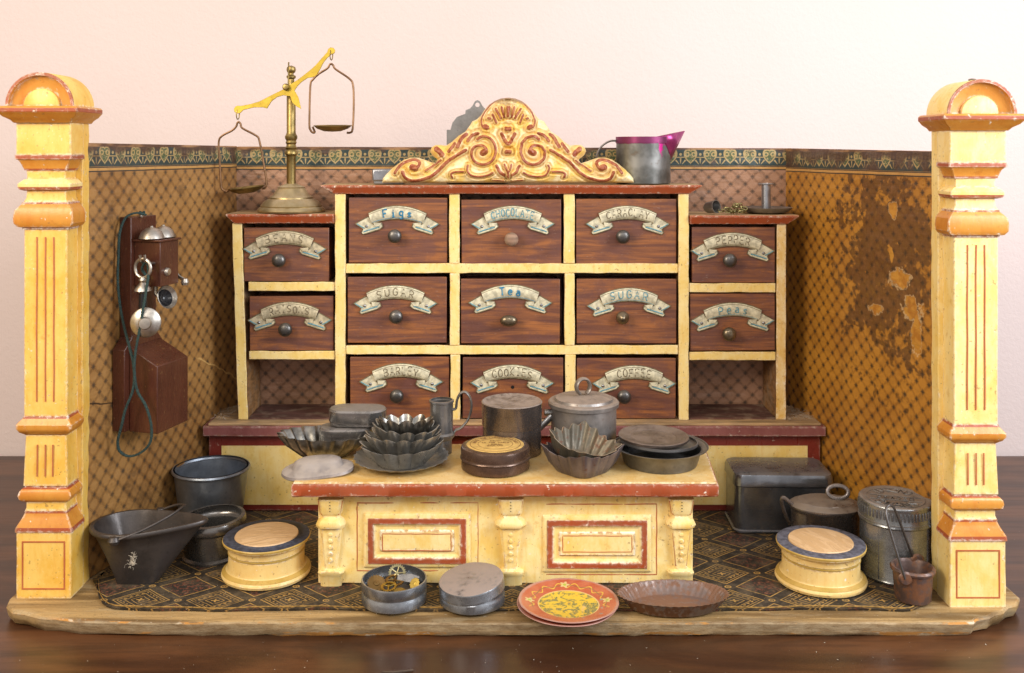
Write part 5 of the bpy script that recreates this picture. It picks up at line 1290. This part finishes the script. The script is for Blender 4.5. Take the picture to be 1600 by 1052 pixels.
# painted plates
def platemat():
    g = G('painted_plate'); r = (g.x*g.x+g.y*g.y).sqrt(); n = g.noise(9, 4, src=g.P); n2 = g.noise(26, 3, src=g.P)
    th = g.math('ARCTAN2', g.y, g.x)
    c = g.mix(n2.st(.35, .65), (.42, .085, .040), (.47, .135, .070))
    # vine leaves round the upper rim
    vine = (r-58-(th*9).sin()*1.6).abs().st(1.0, .5)
    leaf_ = ((th*15).sin()*6-(r-58)*1.2).abs().st(1.7, .9)*(r-58).abs().st(8, 6)
    up = (g.y+22).st(0, 8)*.9
    c = g.mix(leaf_*up, c, (.62, .42, .06)); c = g.mix(vine*up*.7, c, (.10, .14, .05))
    ber = g.vor(15, (1, 1, 0), src=g.P).st(.24, .18)*(r-58).abs().st(9, 7)
    c = g.mix(ber*.75, c, (.24, .26, .24))
    for fa in (1.62, 3.05, .12):
        fx_, fy = 60*math.cos(fa), 60*math.sin(fa); dx, dy = g.x-fx_, g.y-fy; rr = (dx*dx+dy*dy).sqrt(); t2 = g.math('ARCTAN2', dy, dx)
        c = g.mix((rr-(t2*5).cos()*1.8).st(6.6, 5.8)*.85, c, (.60, .50, .22)); c = g.mix(rr.st(3, 2), c, (.34, .42, .05))
    yc = g.mix(n2, (.62, .41, .03), (.70, .50, .05))
    blot = g.noise(17, 5, src=g.P, dist=1.5); stp = (g.noise(1.9, 2, src=g.P)).st(.47, .53)
    bl = blot.st(.49, .53)
    yc = g.mix(bl*(stp*.4+.6), yc, (.10, .14, .07)); b2 = g.noise(15, 4, src=g.Pr, dist=1).st(.60, .64); yc = g.mix(b2*.7*stp, yc, (.50, .20, .07))
    c = g.mix(r.st(46, 45), c, yc); c = g.mix((r-46.2).abs().st(1.3, .7), c, (.62, .45, .18))
    c = g.mix(g.noise(30, 5, (2, .6, 1), src=g.P).st(.62, .74)*.4, c, (.66, .44, .36))
    c = g.mix((r+n*4).st(73, 76)*.7, c, (.42, .26, .22))
    return g.fin(c, n*.2+.26, 0, n+n2, .12, 1, .5, .3, .15)
PMt = platemat()
def pplate(lab, dz, dx, rot):
    t = MB(); t.lathe([(0, 0), (46, 0), (50, 1), (74, 7.5), (76.5, 9.5), (76, 10.6), (73, 10), (50, 4.6), (46, 3.2), (0, 3)], 80)
    o = t.build('painted_plate', PMt, None, (X_(887, .982)+dx, YK(.982)-6, dz), rot=rot, ang=50); tag(o, lab, 'plate')
pplate('orange lacquered plate almost hidden under its painted twin', 4.2, -1, (math.radians(.5), 0, .5))
pplate('orange lacquered plate painted with flowers round a yellow centre', 8.4, 1, (math.radians(-.5), math.radians(.6), 0))
# fluted tart pan
tp_ = thing('tart_pan', 'rusty oval fluted tart pan on the front edge by the painted plates', 'tart pan', (X_(1052, .984), YK(.984), FL+.9), rot=(math.radians(2), 0, 0))
mb = MB(); mb.lathe(vessel([(66, 0), (68, 1), (82, 19), (84, 20), (85, 21)], 1.6), 264, rf=lambda a, i, z: 1+.013*math.cos(44*a)*min(1, z/5), sy=.52)
mb.build('pan', m_tin('rusty_tart_tin', (.16, .125, .115), .48, .55, .68, (.22, .12, .075), .5), tp_, ang=75)

# ------------------------------------------------------------------ crumbs and lint
random.seed(99); db = MB()
def crumb(x, y, z, s):
    pts = [(random.uniform(-1, 1), random.uniform(-1, 1), random.uniform(0, 1)) for _ in range(4)]
    db.add([(x+a*s, y+b_*s, z+c*s) for a, b_, c in pts], [(0, 1, 2), (0, 2, 3), (0, 3, 1), (1, 3, 2)])
for i in range(230): crumb(random.uniform(-900, 900), random.uniform(-330, -80), ZT+.3, random.choice((.5, .7, 1.0, 1.6)))
for i in range(160): crumb(random.uniform(-640, 640), random.uniform(-60, 60), FL+.4, random.choice((.5, .6, .9)))
for i in range(70): crumb(random.uniform(-340, 320), random.uniform(34, 80), CT+.3, random.choice((.5, .6, .9)))
o = db.build('dust_crumbs', m_flat('pale_crumbs', (.55, .48, .38), .9), None, recalc=False); o['kind'] = 'stuff'; o['label'] = 'pale crumbs and dust specks scattered on table and base'; o['category'] = 'dust'
lt = MB()
for i in range(160):
    x = random.choice((random.uniform(540, 596), random.uniform(535, 585), random.uniform(-588, -555), random.uniform(530, 590))); y = random.uniform(YC-8, 490)
    l = random.uniform(3, 12); a = random.uniform(0, 2*PI); z = 177+random.uniform(0, 6)
    lt.tube(smooth_path([(x, y, z), (x+l*.5*math.cos(a), y+l*.5*math.sin(a), z+random.uniform(-1, 3)), (x+l*math.cos(a+.7), y+l*math.sin(a+.7), max(177, z-2))], 3), .3, 4)
o = lt.build('dust_fluff', m_flat('grey_fluff', (.42, .34, .26), .95), None, recalc=False); o['kind'] = 'stuff'; o['label'] = 'grey fluff gathered on the cabinet top beside the drawers'; o['category'] = 'dust'
# splinter on the table in front
o = MB().tube(smooth_path([(-22, 0, 0), (-6, -3, 1.2), (8, 0, .8), (22, 4, .2)], 3), 1.6, 6, fl=.4).build('wood_splinter', m_flat('dark_chip', (.10, .07, .05), .8), None, (X_(622, .90), -165, ZT+1)); tag(o, 'thin dark curled splinter on the table below the open tin', 'splinter')
o = MB().lathe([(0, 3), (5, 2), (7, 0)], 8, rf=lambda a, i, z: 1+.3*math.sin(a*3)).build('plaster_crumb', m_flat('pale_lint', (.60, .53, .42), .9, .3, .1), None, (X_(137, .87), -205, ZT)); tag(o, 'pale crumb on the table below the left pillar', 'crumb')
